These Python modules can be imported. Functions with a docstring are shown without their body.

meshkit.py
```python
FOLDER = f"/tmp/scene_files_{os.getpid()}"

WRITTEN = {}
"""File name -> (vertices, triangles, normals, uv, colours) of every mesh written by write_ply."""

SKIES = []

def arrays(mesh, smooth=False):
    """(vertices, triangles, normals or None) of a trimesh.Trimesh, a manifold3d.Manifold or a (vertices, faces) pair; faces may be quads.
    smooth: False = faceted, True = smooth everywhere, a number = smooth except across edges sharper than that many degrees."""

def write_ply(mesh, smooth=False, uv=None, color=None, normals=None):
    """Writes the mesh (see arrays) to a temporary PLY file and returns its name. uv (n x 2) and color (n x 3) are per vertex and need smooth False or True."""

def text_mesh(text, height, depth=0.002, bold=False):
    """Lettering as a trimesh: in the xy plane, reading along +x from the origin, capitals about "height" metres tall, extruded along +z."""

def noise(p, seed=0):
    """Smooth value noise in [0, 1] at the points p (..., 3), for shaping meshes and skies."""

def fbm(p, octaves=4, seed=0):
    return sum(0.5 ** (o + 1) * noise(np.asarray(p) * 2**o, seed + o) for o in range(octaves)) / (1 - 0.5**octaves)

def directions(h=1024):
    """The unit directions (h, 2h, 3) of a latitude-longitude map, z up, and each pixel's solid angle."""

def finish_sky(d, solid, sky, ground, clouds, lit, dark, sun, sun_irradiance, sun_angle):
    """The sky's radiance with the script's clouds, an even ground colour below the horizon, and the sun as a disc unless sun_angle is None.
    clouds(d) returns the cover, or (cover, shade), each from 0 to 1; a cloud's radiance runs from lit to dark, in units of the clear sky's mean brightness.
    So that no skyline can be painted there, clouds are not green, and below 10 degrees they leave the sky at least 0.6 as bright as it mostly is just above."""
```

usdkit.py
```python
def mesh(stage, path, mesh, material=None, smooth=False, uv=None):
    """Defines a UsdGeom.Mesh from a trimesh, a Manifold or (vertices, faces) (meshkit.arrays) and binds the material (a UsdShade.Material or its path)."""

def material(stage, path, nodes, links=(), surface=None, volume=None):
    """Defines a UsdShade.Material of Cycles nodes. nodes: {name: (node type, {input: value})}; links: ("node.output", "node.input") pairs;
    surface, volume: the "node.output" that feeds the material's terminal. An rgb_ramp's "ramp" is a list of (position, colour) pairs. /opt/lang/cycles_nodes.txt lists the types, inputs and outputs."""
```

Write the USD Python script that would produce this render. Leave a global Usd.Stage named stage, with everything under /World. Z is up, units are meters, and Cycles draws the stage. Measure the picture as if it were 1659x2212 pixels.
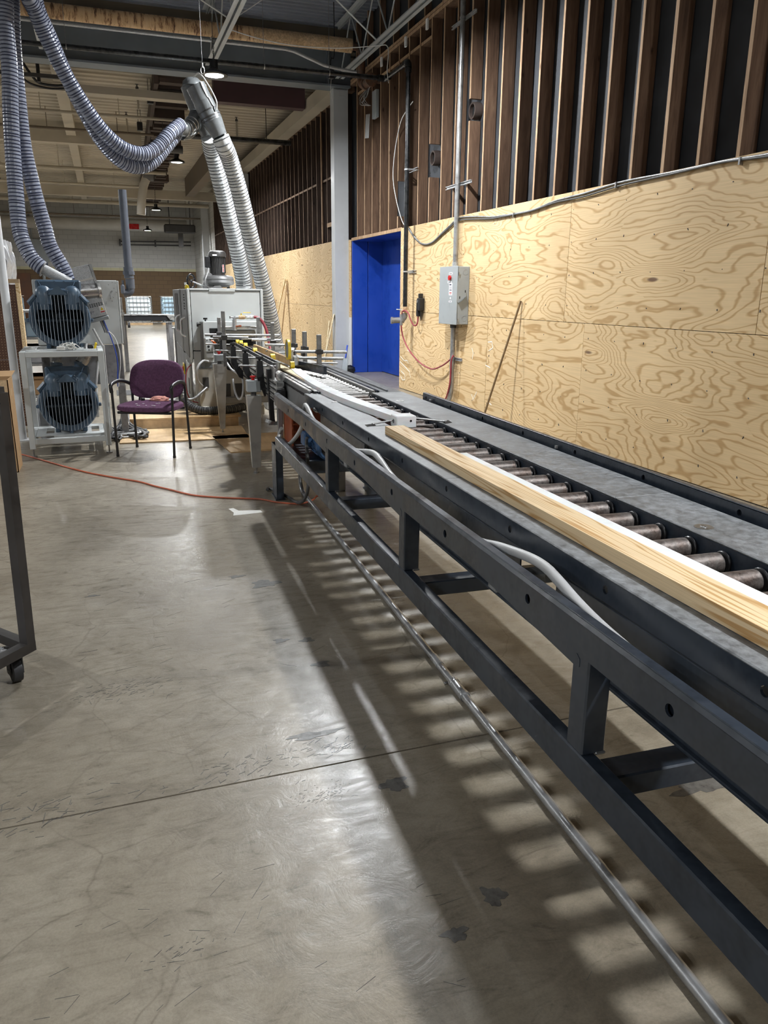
import math, random
import numpy as np, trimesh, manifold3d, usdkit
from pxr import Usd, UsdGeom, Gf
from shapely.geometry import Polygon, Point, box as sbox

stage = Usd.Stage.CreateInMemory()
UsdGeom.SetStageUpAxis(stage, 'Z'); UsdGeom.SetStageMetersPerUnit(stage, 1.0)
UsdGeom.Xform.Define(stage, '/World'); UsdGeom.Scope.Define(stage, '/World/Looks')
rng = random.Random(7)

# ------------------------------------------------------------------ camera, exposure, lamp power
EXPOSURE = 0.95
LAMP = 1100.0
cam = UsdGeom.Camera.Define(stage, '/World/camera')
yaw, pit, rol = np.radians([19.3761, 15.8553, .41669])
f_ = np.array([math.sin(yaw)*math.cos(pit), math.cos(yaw)*math.cos(pit), -math.sin(pit)])
r_ = np.array([math.cos(yaw), -math.sin(yaw), 0]); u_ = np.cross(r_, f_)
r2 = r_*math.cos(rol)+u_*math.sin(rol); u2 = -r_*math.sin(rol)+u_*math.cos(rol)
M = Gf.Matrix4d(*r2, 0, *u2, 0, *(-f_), 0, 0, 0, 1.46, 1)
cam.AddTransformOp().Set(M)
cam.CreateHorizontalApertureAttr(36.0); cam.CreateVerticalApertureAttr(36.0*2212/1659)
cam.CreateFocalLengthAttr(36.0*1663.25/1659); cam.CreateClippingRangeAttr(Gf.Vec2f(.05, 200)); cam.CreateExposureAttr(EXPOSURE)

# ------------------------------------------------------------------ materials
LK = {}
def mat(name, nodes, links=(), surface='p.BSDF'):
    LK[name] = usdkit.material(stage, '/World/Looks/'+name, nodes, links, surface=surface); return LK[name]
def plain(name, col, rough=.5, metal=0., var=.12, scale=9., bump=0., spec=.5, rv=.12, extra=None):
    """a base colour with mottling and uneven gloss"""
    lo = [c*(1-var) for c in col]; hi = [min(1, c*(1+var)) for c in col]
    n = {'t': ('texture_coordinate', {}), 'n': ('noise_texture', {'scale': scale, 'detail': 5., 'roughness': .6}),
         'r': ('rgb_ramp', {'ramp': [(.3, lo), (.7, hi)]}),
         'm': ('map_range', {'from_min': .3, 'from_max': .7, 'to_min': max(.03, rough-rv), 'to_max': min(1, rough+rv)}),
         'p': ('principled_bsdf', dict(metallic=metal, specular_ior_level=spec, **(extra or {})))}
    l = [('t.object', 'n.vector'), ('n.fac', 'r.fac'), ('r.color', 'p.base_color'), ('n.fac', 'm.value'), ('m.result', 'p.roughness')]
    if bump:
        n['b'] = ('bump', {'strength': bump, 'distance': .01}); n['n2'] = ('noise_texture', {'scale': scale*9, 'detail': 4.})
        l += [('t.object', 'n2.vector'), ('n2.fac', 'b.height'), ('b.normal', 'p.normal')]
    return mat(name, n, l)

# concrete: mottled, trowel swirls, hairline cracks, stains, uneven polish
mat('concrete', {
 't': ('texture_coordinate', {}),
 'n1': ('noise_texture', {'scale': 1.1, 'detail': 8., 'roughness': .62, 'distortion': .4}),
 'n2': ('noise_texture', {'scale': 9., 'detail': 8., 'roughness': .7, 'distortion': 1.2}),
 'n3': ('noise_texture', {'scale': 140., 'detail': 3., 'roughness': .7}),
 'mp': ('mapping', {'scale': (1., 3.2, 1.), 'rotation': (0, 0, .5)}),
 'n4': ('noise_texture', {'scale': 3.4, 'detail': 9., 'roughness': .72, 'distortion': 2.6}),
 'wp': ('noise_texture', {'scale': 3., 'detail': 4.}), 'wv': ('mix_vector', {'fac': .14}),
 'v': ('voronoi_texture', {'scale': 3.3, 'feature': 'distance_to_edge'}),
 'vr': ('rgb_ramp', {'ramp': [(0, (.62, .60, .58)), (.006, (.8, .79, .78)), (.014, (1, 1, 1))]}),
 'cm': ('rgb_ramp', {'ramp': [(.44, (0, 0, 0)), (.58, (1, 1, 1))]}),
 'c1': ('rgb_ramp', {'ramp': [(.25, (.17, .142, .105)), (.5, (.26, .226, .174)), (.75, (.345, .308, .248))]}),
 'c2': ('rgb_ramp', {'ramp': [(.3, (.70, .69, .67)), (.55, (1, 1, 1)), (.75, (1.1, 1.1, 1.1))]}),
 'c3': ('rgb_ramp', {'ramp': [(.35, (.86, .86, .86)), (.6, (1.05, 1.05, 1.05))]}),
 'c4': ('rgb_ramp', {'ramp': [(.26, (.40, .40, .40)), (.40, (.94, .94, .94)), (.7, (1.06, 1.05, 1.03))]}),
 'a': ('mix', {'mix_type': 'multiply', 'fac': .8}), 'b': ('mix', {'mix_type': 'multiply', 'fac': .8}),
 'c': ('mix', {'mix_type': 'multiply', 'fac': .8}), 'ck': ('mix', {'mix_type': 'mix', 'color1': (1, 1, 1)}), 'd': ('mix', {'mix_type': 'multiply', 'fac': .85}),
 'rr': ('map_range', {'from_min': .3, 'from_max': .7, 'to_min': .24, 'to_max': .44}),
 'bm': ('bump', {'strength': .16, 'distance': .01}),
 'p': ('principled_bsdf', {'specular_ior_level': .62})},
 [('t.object', 'n1.vector'), ('t.object', 'n2.vector'), ('t.object', 'n3.vector'), ('t.object', 'mp.vector'), ('mp.vector', 'n4.vector'),
  ('t.object', 'wp.vector'), ('t.object', 'wv.a'), ('wp.color', 'wv.b'), ('wv.result', 'v.vector'), ('v.distance', 'vr.fac'), ('n1.fac', 'cm.fac'),
  ('n1.fac', 'c1.fac'), ('n2.fac', 'c2.fac'), ('n3.fac', 'c3.fac'), ('n4.fac', 'c4.fac'),
  ('c1.color', 'a.color1'), ('c2.color', 'a.color2'), ('a.color', 'b.color1'), ('c3.color', 'b.color2'),
  ('b.color', 'c.color1'), ('c4.color', 'c.color2'), ('cm.color', 'ck.fac'), ('vr.color', 'ck.color2'), ('c.color', 'd.color1'), ('ck.color', 'd.color2'),
  ('d.color', 'p.base_color'), ('n4.fac', 'rr.value'), ('rr.result', 'p.roughness'), ('n2.fac', 'bm.height'), ('bm.normal', 'p.normal')])

def wood(name, base, line, dark, scale=(1, .8, 2.0), freq=55., knots=2.4, knot=.5, rough=.62, fine=.5, rand=13.):
    """flat-sawn face: contour lines of a stretched noise field that swirl round knots"""
    mat(name, {
     't': ('texture_coordinate', {}), 'oi': ('object_info', {}), 'om': ('math', {'math_type': 'multiply', 'value2': rand}),
     'oc': ('combine_xyz', {}), 'ov': ('vector_math', {'math_type': 'add'}),
     'mp': ('mapping', {'scale': scale}),
     'n': ('noise_texture', {'scale': 1.25, 'detail': 3.5, 'roughness': .40, 'distortion': .4}),
     'v': ('voronoi_texture', {'scale': knots}),
     'sep': ('separate_color', {}), 'sel': ('math', {'math_type': 'greater_than', 'value2': .42}),
     'k': ('map_range', {'range_type': 'smoothstep', 'from_min': 0., 'from_max': .55, 'to_min': .20, 'to_max': 0., 'clamp': True}),
     'ks': ('math', {'math_type': 'multiply'}), 'f': ('math', {'math_type': 'add'}),
     'fm': ('math', {'math_type': 'multiply', 'value2': freq}), 's': ('math', {'math_type': 'sine'}),
     'r': ('rgb_ramp', {'ramp': [(0, base), (.66, base), (.86, [a*.6+b*.4 for a, b in zip(base, line)]), (.985, line), (1, line)]}),
     'sm': ('map_range', {'from_min': -1., 'from_max': 1.}),
     'big': ('noise_texture', {'scale': .9, 'detail': 3.}), 'br': ('rgb_ramp', {'ramp': [(.3, (.86, .84, .80)), (.7, (1.06, 1.06, 1.05))]}),
     'fi': ('mapping', {'scale': (scale[0]*30, scale[1]*5, scale[2]*60)}), 'fn': ('noise_texture', {'scale': 1., 'detail': 3.}),
     'fr': ('rgb_ramp', {'ramp': [(.3, (1-.3*fine,)*3), (.7, (1, 1, 1))]}),
     'kd': ('map_range', {'range_type': 'smoothstep', 'from_min': .035, 'from_max': .075, 'to_min': knot, 'to_max': 0., 'clamp': True}), 'kk': ('math', {'math_type': 'multiply'}),
     'm1': ('mix', {'mix_type': 'multiply', 'fac': 1.}), 'm2': ('mix', {'mix_type': 'multiply', 'fac': 1.}), 'm3': ('mix', {'mix_type': 'mix', 'color2': dark}),
     'p': ('principled_bsdf', {'roughness': rough, 'specular_ior_level': .3})},
     [('oi.random', 'om.value1'), ('om.value', 'oc.y'), ('om.value', 'oc.z'), ('t.object', 'ov.vector1'), ('oc.vector', 'ov.vector2'), ('ov.vector', 'mp.vector'),
      ('mp.vector', 'n.vector'), ('mp.vector', 'v.vector'), ('v.color', 'sep.color'), ('sep.r', 'sel.value1'), ('v.distance', 'k.value'), ('k.result', 'ks.value1'), ('sel.value', 'ks.value2'),
      ('n.fac', 'f.value1'), ('ks.value', 'f.value2'), ('f.value', 'fm.value1'), ('fm.value', 's.value1'), ('s.value', 'sm.value'), ('sm.result', 'r.fac'),
      ('ov.vector', 'big.vector'), ('big.fac', 'br.fac'), ('ov.vector', 'fi.vector'), ('fi.vector', 'fn.vector'), ('fn.fac', 'fr.fac'),
      ('v.distance', 'kd.value'), ('kd.result', 'kk.value1'), ('sel.value', 'kk.value2'),
      ('r.color', 'm1.color1'), ('br.color', 'm1.color2'), ('m1.color', 'm2.color1'), ('fr.color', 'm2.color2'), ('m2.color', 'm3.color1'), ('kk.value', 'm3.fac'), ('m3.color', 'p.base_color')])
wood('plywood', (.70, .52, .30), (.50, .325, .15), (.13, .07, .04), scale=(1, .48, 1.9), freq=150., knots=1.7, knot=.9)
wood('plywood_floor', (.62, .44, .25), (.52, .35, .18), (.2, .12, .07), freq=20., knots=.6, knot=.3)
wood('lumber', (.80, .62, .39), (.55, .33, .14), (.25, .14, .06), scale=(8, .40, 8), freq=120., knots=.8, knot=.25)
wood('new_board', (.82, .70, .47), (.70, .55, .33), (.4, .26, .12), scale=(8, .5, 8), freq=16., knots=.8, knot=.3)
# studs: old brown faces with cleaner, paler planed front edges
mat('stud_wood', {
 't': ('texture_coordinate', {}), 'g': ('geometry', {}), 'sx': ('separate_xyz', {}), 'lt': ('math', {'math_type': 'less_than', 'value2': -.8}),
 'oi': ('object_info', {}), 'om': ('math', {'math_type': 'multiply', 'value2': 9.}), 'oc': ('combine_xyz', {}), 'ov': ('vector_math', {'math_type': 'add'}),
 'mp': ('mapping', {'scale': (9., 9., .9)}), 'n': ('noise_texture', {'scale': 2., 'detail': 6., 'roughness': .65, 'distortion': .6}),
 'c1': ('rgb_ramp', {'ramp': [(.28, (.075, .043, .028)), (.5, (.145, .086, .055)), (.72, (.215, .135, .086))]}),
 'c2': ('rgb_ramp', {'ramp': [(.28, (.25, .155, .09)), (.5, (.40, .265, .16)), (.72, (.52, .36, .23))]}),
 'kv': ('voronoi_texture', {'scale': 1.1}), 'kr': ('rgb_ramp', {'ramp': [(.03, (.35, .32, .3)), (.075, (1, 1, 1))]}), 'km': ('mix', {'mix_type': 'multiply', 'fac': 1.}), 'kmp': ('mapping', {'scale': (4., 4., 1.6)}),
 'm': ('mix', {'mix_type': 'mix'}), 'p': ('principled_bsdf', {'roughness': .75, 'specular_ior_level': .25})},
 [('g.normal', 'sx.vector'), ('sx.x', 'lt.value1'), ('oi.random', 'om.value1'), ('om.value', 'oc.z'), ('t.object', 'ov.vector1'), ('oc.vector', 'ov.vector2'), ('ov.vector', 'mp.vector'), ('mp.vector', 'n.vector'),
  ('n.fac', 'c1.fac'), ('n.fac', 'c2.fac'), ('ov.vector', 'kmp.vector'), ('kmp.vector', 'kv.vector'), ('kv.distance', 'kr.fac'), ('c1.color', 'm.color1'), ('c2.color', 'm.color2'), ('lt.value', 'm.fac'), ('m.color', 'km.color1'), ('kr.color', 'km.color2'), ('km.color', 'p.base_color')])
mat('stud_dim', {  # darker stud_wood: the far bay's weaker light and dirtier wood in one colour
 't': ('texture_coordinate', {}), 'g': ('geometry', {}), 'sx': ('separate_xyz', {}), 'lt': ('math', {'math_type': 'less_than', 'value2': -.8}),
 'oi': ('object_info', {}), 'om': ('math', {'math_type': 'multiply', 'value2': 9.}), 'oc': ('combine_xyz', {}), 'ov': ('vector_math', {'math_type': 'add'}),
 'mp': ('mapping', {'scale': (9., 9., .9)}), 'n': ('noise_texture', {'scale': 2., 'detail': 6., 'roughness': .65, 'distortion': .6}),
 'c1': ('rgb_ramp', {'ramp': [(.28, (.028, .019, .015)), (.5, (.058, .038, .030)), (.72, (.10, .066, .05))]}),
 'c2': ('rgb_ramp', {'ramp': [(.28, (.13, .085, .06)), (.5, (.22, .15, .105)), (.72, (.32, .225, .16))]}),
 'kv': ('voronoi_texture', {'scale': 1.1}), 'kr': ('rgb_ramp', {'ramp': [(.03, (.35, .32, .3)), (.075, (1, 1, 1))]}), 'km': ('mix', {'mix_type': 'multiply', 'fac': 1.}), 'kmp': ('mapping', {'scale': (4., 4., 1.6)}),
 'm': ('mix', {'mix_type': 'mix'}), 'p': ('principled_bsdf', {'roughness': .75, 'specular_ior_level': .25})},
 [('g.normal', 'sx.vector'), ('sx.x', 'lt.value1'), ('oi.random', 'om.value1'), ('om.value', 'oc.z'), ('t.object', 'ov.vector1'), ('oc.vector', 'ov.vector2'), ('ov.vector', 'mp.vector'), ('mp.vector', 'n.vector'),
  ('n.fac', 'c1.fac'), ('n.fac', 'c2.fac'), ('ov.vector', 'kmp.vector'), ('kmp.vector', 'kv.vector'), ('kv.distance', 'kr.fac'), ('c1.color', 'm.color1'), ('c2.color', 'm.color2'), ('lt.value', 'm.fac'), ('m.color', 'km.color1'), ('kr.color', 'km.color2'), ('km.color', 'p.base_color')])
# rusted rollers
def rusty(name, steel, rust, scale=14., rough=.42, metal=.75, thr=(.42, .6)):
    mat(name, {'t': ('texture_coordinate', {}), 'n': ('noise_texture', {'scale': scale, 'detail': 7., 'roughness': .68}),
     'n2': ('noise_texture', {'scale': scale*7, 'detail': 4., 'roughness': .7}), 'r': ('rgb_ramp', {'ramp': [(thr[0], steel), (thr[1], rust)]}),
     'r2': ('rgb_ramp', {'ramp': [(.32, (.6, .6, .6)), (.66, (1.25, 1.25, 1.25))]}), 'm': ('mix', {'mix_type': 'multiply', 'fac': 1.}),
     'rr': ('map_range', {'from_min': .3, 'from_max': .7, 'to_min': rough-.14, 'to_max': rough+.16}), 'b': ('bump', {'strength': .25, 'distance': .004}),
     'p': ('principled_bsdf', {'metallic': metal})},
     [('t.object', 'n.vector'), ('t.object', 'n2.vector'), ('n.fac', 'r.fac'), ('n2.fac', 'r2.fac'), ('r.color', 'm.color1'), ('r2.color', 'm.color2'), ('m.color', 'p.base_color'),
      ('n2.fac', 'rr.value'), ('rr.result', 'p.roughness'), ('n2.fac', 'b.height'), ('b.normal', 'p.normal')])
rusty('roller_steel', (.17, .15, .14), (.12, .088, .074), rough=.44, metal=.5)
rusty('mill_plate', (.25, .262, .275), (.165, .17, .175), scale=5., rough=.5, metal=.2, thr=(.35, .62))
rusty('rust_pipe', (.10, .075, .06), (.20, .085, .04), scale=6., rough=.7, metal=.1)
rusty('galv', (.50, .51, .52), (.42, .43, .44), scale=26., rough=.42, metal=.55, thr=(.35, .65))
rusty('pipe_wrap', (.62, .45, .28), (.50, .34, .19), scale=5., rough=.85, metal=0., thr=(.4, .7))
# burnt streaks on the wrapped pipe
mat('pipe_wrap_stained', {'t': ('texture_coordinate', {}), 'mp': ('mapping', {'scale': (14., 3., 3.)}), 'n': ('noise_texture', {'scale': 1.6, 'detail': 6., 'roughness': .7}),
  'r': ('rgb_ramp', {'ramp': [(.34, (.07, .04, .028)), (.43, (.34, .19, .10)), (.50, (.66, .45, .25)), (.75, (.74, .54, .33))]}), 'p': ('principled_bsdf', {'roughness': .8})},
  [('t.object', 'mp.vector'), ('mp.vector', 'n.vector'), ('n.fac', 'r.fac'), ('r.color', 'p.base_color')])
plain('frame_paint', (.023, .031, .044), .32, 0, .22, 7., rv=.1, spec=.6)
plain('frame_paint_dusty', (.075, .08, .088), .42, .2, .35, 30., rv=.12)
plain('black_plastic', (.012, .012, .014), .42)
plain('black_pipe', (.010, .011, .013), .28, 0, .3, 8., spec=.6)
plain('dark_gap', (.006, .006, .006), .8)
plain('rubber', (.025, .025, .028), .6)
plain('felt', (.036, .040, .047), .75, 0, .45, 2.2, bump=.2)
plain('white_paint', (.66, .67, .68), .5, 0, .05, 3.)
plain('column_paint', (.46, .475, .49), .45, 0, .06, 3.)
plain('machine_white', (.52, .545, .545), .45, 0, .05, 2.5)
plain('machine_cream', (.44, .42, .37), .5, 0, .14, 5.)
plain('machine_grey', (.16, .165, .17), .5, 0, .1, 4.)
plain('blue_door', (.012, .055, .36), .38, 0, .07, 2.5, spec=.45)
plain('beam_paint', (.15, .175, .20), .5, 0, .12, 2.5)
plain('joist_paint', (.42, .45, .46), .5, 0, .1, 4.)
plain('deck_paint', (.26, .29, .35), .5, 0, .16, 1.2)
plain('cream_paint', (.42, .38, .31), .7, 0, .16, .9)
plain('brown_paint', (.15, .12, .09), .7, 0, .2, 1.5)
plain('maroon_paint', (.055, .026, .032), .6, 0, .3, 2.)
plain('slat_brown', (.05, .034, .028), .8, 0, .35, 3.)
plain('duct_white', (.50, .48, .44), .55, 0, .1, 2.)
plain('steel', (.40, .40, .40), .36, .95, .1, 20.)
plain('steel_dull', (.30, .30, .30), .42, .85, .2, 20.)
plain('alu', (.58, .58, .57), .34, .9, .08, 15.)
plain('alu_grey', (.30, .30, .31), .4, .6, .12, 15.)
plain('stainless', (.26, .255, .245), .50, .7, .12, 6.)
plain('conduit_grey', (.36, .365, .37), .36, .7, .12, 9.)
plain('box_grey', (.30, .325, .335), .42, 0, .06, 5.)
plain('bar_white', (.80, .81, .83), .38, 0, .03, 5., extra={'subsurface_weight': .15, 'subsurface_scale': .01})
plain('label_white', (.8, .8, .8), .5)
plain('ink', (.05, .05, .09), .6)
plain('ink_red', (.5, .04, .04), .6)
plain('red_plastic', (.46, .012, .012), .3)
plain('orange_paint', (.27, .055, .012), .5, 0, .25, 5.)
plain('orange_plastic', (.75, .14, .02), .4)
plain('yellow_plastic', (.72, .52, .02), .4)
plain('hose_grey', (.44, .44, .44), .45, 0, .06, 9.)
plain('hose_dark', (.07, .07, .07), .5)
plain('hose_red', (.26, .035, .05), .45)
plain('cord_orange', (.48, .12, .06), .5)
plain('blue_cable', (.03, .08, .45), .4)
plain('white_cable', (.66, .66, .64), .45)
plain('motor_blue', (.045, .105, .22), .38, 0, .15, 8.)
plain('blower_blue', (.065, .105, .155), .36, 0, .15, 6.)
plain('motor_dark', (.05, .048, .047), .45, 0, .2, 9.)
plain('cast_grey', (.22, .22, .22), .5, .3, .18, 6.)
plain('pvc_grey', (.105, .12, .15), .34, 0, .1, 6.)
plain('cardboard', (.42, .265, .135), .75, 0, .08, 4.)
plain('cardboard_edge', (.55, .39, .23), .8, 0, .2, 60.)
plain('pegboard', (.085, .035, .018), .5, 0, .12, 3.)
plain('sheet_steel', (.40, .39, .365), .4, .35, .12, 6.)
plain('fin_edge', (.36, .42, .48), .4)  # highlight colour for the blower fin edges
plain('purple_fabric', (.105, .047, .092), .9, 0, .3, 60., bump=.4, spec=.2)
plain('rag_pink', (.52, .24, .20), .9, 0, .25, 30.)
plain('wrap_film', (.40, .41, .43), .25, 0, .2, 5.)
plain('brown_door', (.13, .055, .025), .6, 0, .2, 4.)
plain('broom_wood', (.22, .145, .07), .5, 0, .2, 20.)
plain('tape_white', (.75, .74, .70), .6)
plain('stain_dark', (.105, .10, .092), .4, 0, .4, 40.)
plain('chalk_white', (.82, .78, .68), .8, 0, .12, 40.)
plain('wall_grey', (.42, .41, .39), .8, 0, .1, 1.)
plain('tote_white', (.78, .84, .88), .45, 0, .05, 3.)
plain('tote_blue', (.42, .58, .70), .45, 0, .1, 3.)
plain('cage_steel', (.20, .24, .26), .45, .6, .1, 5.)
plain('pallet_wood', (.46, .32, .18), .75, 0, .25, 8.)
plain('treadplate', (.40, .40, .41), .32, .8, .15, 50., bump=.8)
plain('cart_steel', (.055, .05, .048), .5, .4, .3, 10.)
mat('clear_hose', {'t': ('texture_coordinate', {}), 'p': ('principled_bsdf', {'base_color': (.42, .46, .57), 'roughness': .2, 'transmission_weight': .35, 'ior': 1.3, 'specular_ior_level': .7})}, [])
plain('hose_rib', (.045, .055, .10), .3)
plain('white_hose', (.60, .62, .63), .28, 0, .06, 5., spec=.7)
plain('white_hose_rib', (.07, .075, .08), .35)
plain('duct_smoke', (.15, .16, .165), .24, .2, .12, 6.)
plain('blower_fin_lit', (.13, .175, .235), .4, 0, .15, 8.)  # blower_blue lightened, light catching the fins put into the colour
mat('clear_scoop', {'p': ('principled_bsdf', {'base_color': (.8, .85, .85), 'roughness': .12, 'transmission_weight': .7, 'ior': 1.35})})
mat('lamp_lens', {'e': ('emission', {'color': (.96, .985, 1.0), 'strength': LAMP})}, surface='e.emission')
def bricks(name, col, mortar):
    mat(name, {'t': ('texture_coordinate', {}), 'mp': ('mapping', {'rotation': (math.pi/2, 0, 0)}), 'b': ('brick_texture', {'color1': col, 'color2': [c*.9 for c in col], 'mortar': mortar, 'scale': 1., 'brick_width': .4, 'row_height': .2, 'mortar_size': .012}),
      'p': ('principled_bsdf', {'roughness': .75})}, [('t.object', 'mp.vector'), ('mp.vector', 'b.vector'), ('b.color', 'p.base_color')])
bricks('brick_white', (.54, .53, .50), (.42, .41, .39)); bricks('brick_brown', (.165, .105, .052), (.12, .075, .04)); bricks('brick_yellow', (.56, .53, .34), (.46, .43, .28))

# ------------------------------------------------------------------ prims
used = {}
def fresh(parent, name):
    k = used.get((parent, name), 0); used[(parent, name)] = k+1
    return f'{parent}/{name}' + (f'_{k:03d}' if k else '')
WORLD = (0, 0, 0, 0); CONV = (0, 0, 0, -2.1); BLOW = (-.717, 7.551, 0, 1.5); CHAIR = (.325, 7.45, 0, -24.1)
class T:
    pass
def thing(name, label=None, cat=None, group=None, frame=WORLD, base=(0, 0, 0), kind=None):
    t = T(); t.path = fresh('/World', name); t.base = np.array(base, float); t.frame = frame
    a = math.radians(frame[3]); c, s = math.cos(a), math.sin(a)
    o = np.array([frame[0]+c*base[0]-s*base[1], frame[1]+s*base[0]+c*base[1], frame[2]+base[2]])
    x = UsdGeom.Xform.Define(stage, t.path); x.AddTranslateOp().Set(Gf.Vec3d(*map(float, o)))
    if frame[3]: x.AddRotateZOp().Set(float(frame[3]))
    t.prim = x.GetPrim(); setd(t.prim, label, cat, group, kind); return t
def setd(p, label=None, cat=None, group=None, kind=None):
    for k, v in (('label', label), ('category', cat), ('group', group), ('kind', kind)):
        if v: p.SetCustomDataByKey(k, v)
def part(t, name, mesh, m, label=None, smooth=30, kind=None):
    """a mesh under a thing or under another part"""
    path = fresh(t.path, name); mesh = mesh.copy() if isinstance(mesh, trimesh.Trimesh) else mesh
    v = np.array(mesh.vertices)-t.base
    g = usdkit.mesh(stage, path, (v, np.array(mesh.faces)), LK[m], smooth=smooth)
    p = T(); p.path = path; p.base = t.base; p.prim = g.GetPrim(); setd(p.prim, label, kind=kind); return p
def copy_of(src, name, label, cat=None, loc=None, rot=None, group=None):
    path = fresh('/World', name); x = UsdGeom.Xform.Define(stage, path)
    x.AddTranslateOp().Set(Gf.Vec3d(*map(float, loc)))
    if rot: x.AddRotateZOp().Set(float(rot))
    p = x.GetPrim(); p.GetReferences().AddInternalReference(src.path); p.SetInstanceable(True)
    setd(p, label, cat, group); return p

# ------------------------------------------------------------------ mesh helpers
def cat(*ms):
    out = []
    for m in ms: out += list(m) if isinstance(m, (list, tuple)) else [m]
    return trimesh.util.concatenate(out)
def box(x0, x1, y0, y1, z0, z1, b=0.):
    if x0 > x1: x0, x1 = x1, x0
    if y0 > y1: y0, y1 = y1, y0
    if z0 > z1: z0, z1 = z1, z0
    if b <= 0:
        m = trimesh.creation.box((x1-x0, y1-y0, z1-z0)); m.apply_translation(((x0+x1)/2, (y0+y1)/2, (z0+z1)/2)); return m
    b = min(b, (x1-x0)*.45, (y1-y0)*.45, (z1-z0)*.45); p = []
    for X in (x0, x1):
        for Y in (y0, y1):
            for Z in (z0, z1):
                sx, sy, sz = (1 if X == x0 else -1), (1 if Y == y0 else -1), (1 if Z == z0 else -1)
                p += [(X+sx*b, Y+sy*b, Z), (X+sx*b, Y, Z+sz*b), (X, Y+sy*b, Z+sz*b)]
    return trimesh.convex.convex_hull(np.array(p))
def hull(pts): return trimesh.convex.convex_hull(np.array(pts, float))
def frames(P):
    P = np.asarray(P, float); t = np.gradient(P, axis=0); t /= np.linalg.norm(t, axis=1, keepdims=True)+1e-12
    a = np.cross(t[0], (0, 0, 1.)); a = np.cross(t[0], (1., 0, 0)) if np.linalg.norm(a) < .1 else a; A = []
    for k in t:
        a = a-k*(a@k); a /= np.linalg.norm(a); A.append(a.copy())
    A = np.array(A); return t, A, np.cross(t, A)
def spline(P, step=.03):
    P = np.asarray(P, float); Q = np.vstack([2*P[0]-P[1], P, 2*P[-1]-P[-2]]); out = []
    for i in range(1, len(Q)-2):
        n = max(2, int(np.linalg.norm(Q[i+1]-Q[i])/step))
        for k in range(n):
            s = k/n; a, b, c, d = Q[i-1:i+3]
            out.append(.5*((2*b)+(c-a)*s+(2*a-5*b+4*c-d)*s*s+(3*b-a-3*c+d)*s**3))
    out.append(P[-1]); return np.array(out)
def tube(P, r, n=10, cap=True):
    P = np.asarray(P, float); t, A, B = frames(P); r = np.broadcast_to(r, (len(P),))
    th = np.arange(n)*2*np.pi/n
    v = (P[:, None]+r[:, None, None]*(np.cos(th)[None, :, None]*A[:, None]+np.sin(th)[None, :, None]*B[:, None])).reshape(-1, 3)
    f = []
    for i in range(len(P)-1):
        for j in range(n):
            a, b, c, d = i*n+j, i*n+(j+1) % n, (i+1)*n+(j+1) % n, (i+1)*n+j; f += [(a, b, c), (a, c, d)]
    if cap:
        v = np.vstack([v, P[0], P[-1]]); k = len(v)-2; e = (len(P)-1)*n
        for j in range(n): f += [(k, (j+1) % n, j), (k+1, e+j, e+(j+1) % n)]
    m = trimesh.Trimesh(v, f, process=False); 
    return m
def cyl(p, q, r, n=16, r2=None): return tube([p, q], [r, r if r2 is None else r2], n)
def curve(P, r, step=.03, n=10): return tube(spline(P, step), r, n)
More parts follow.
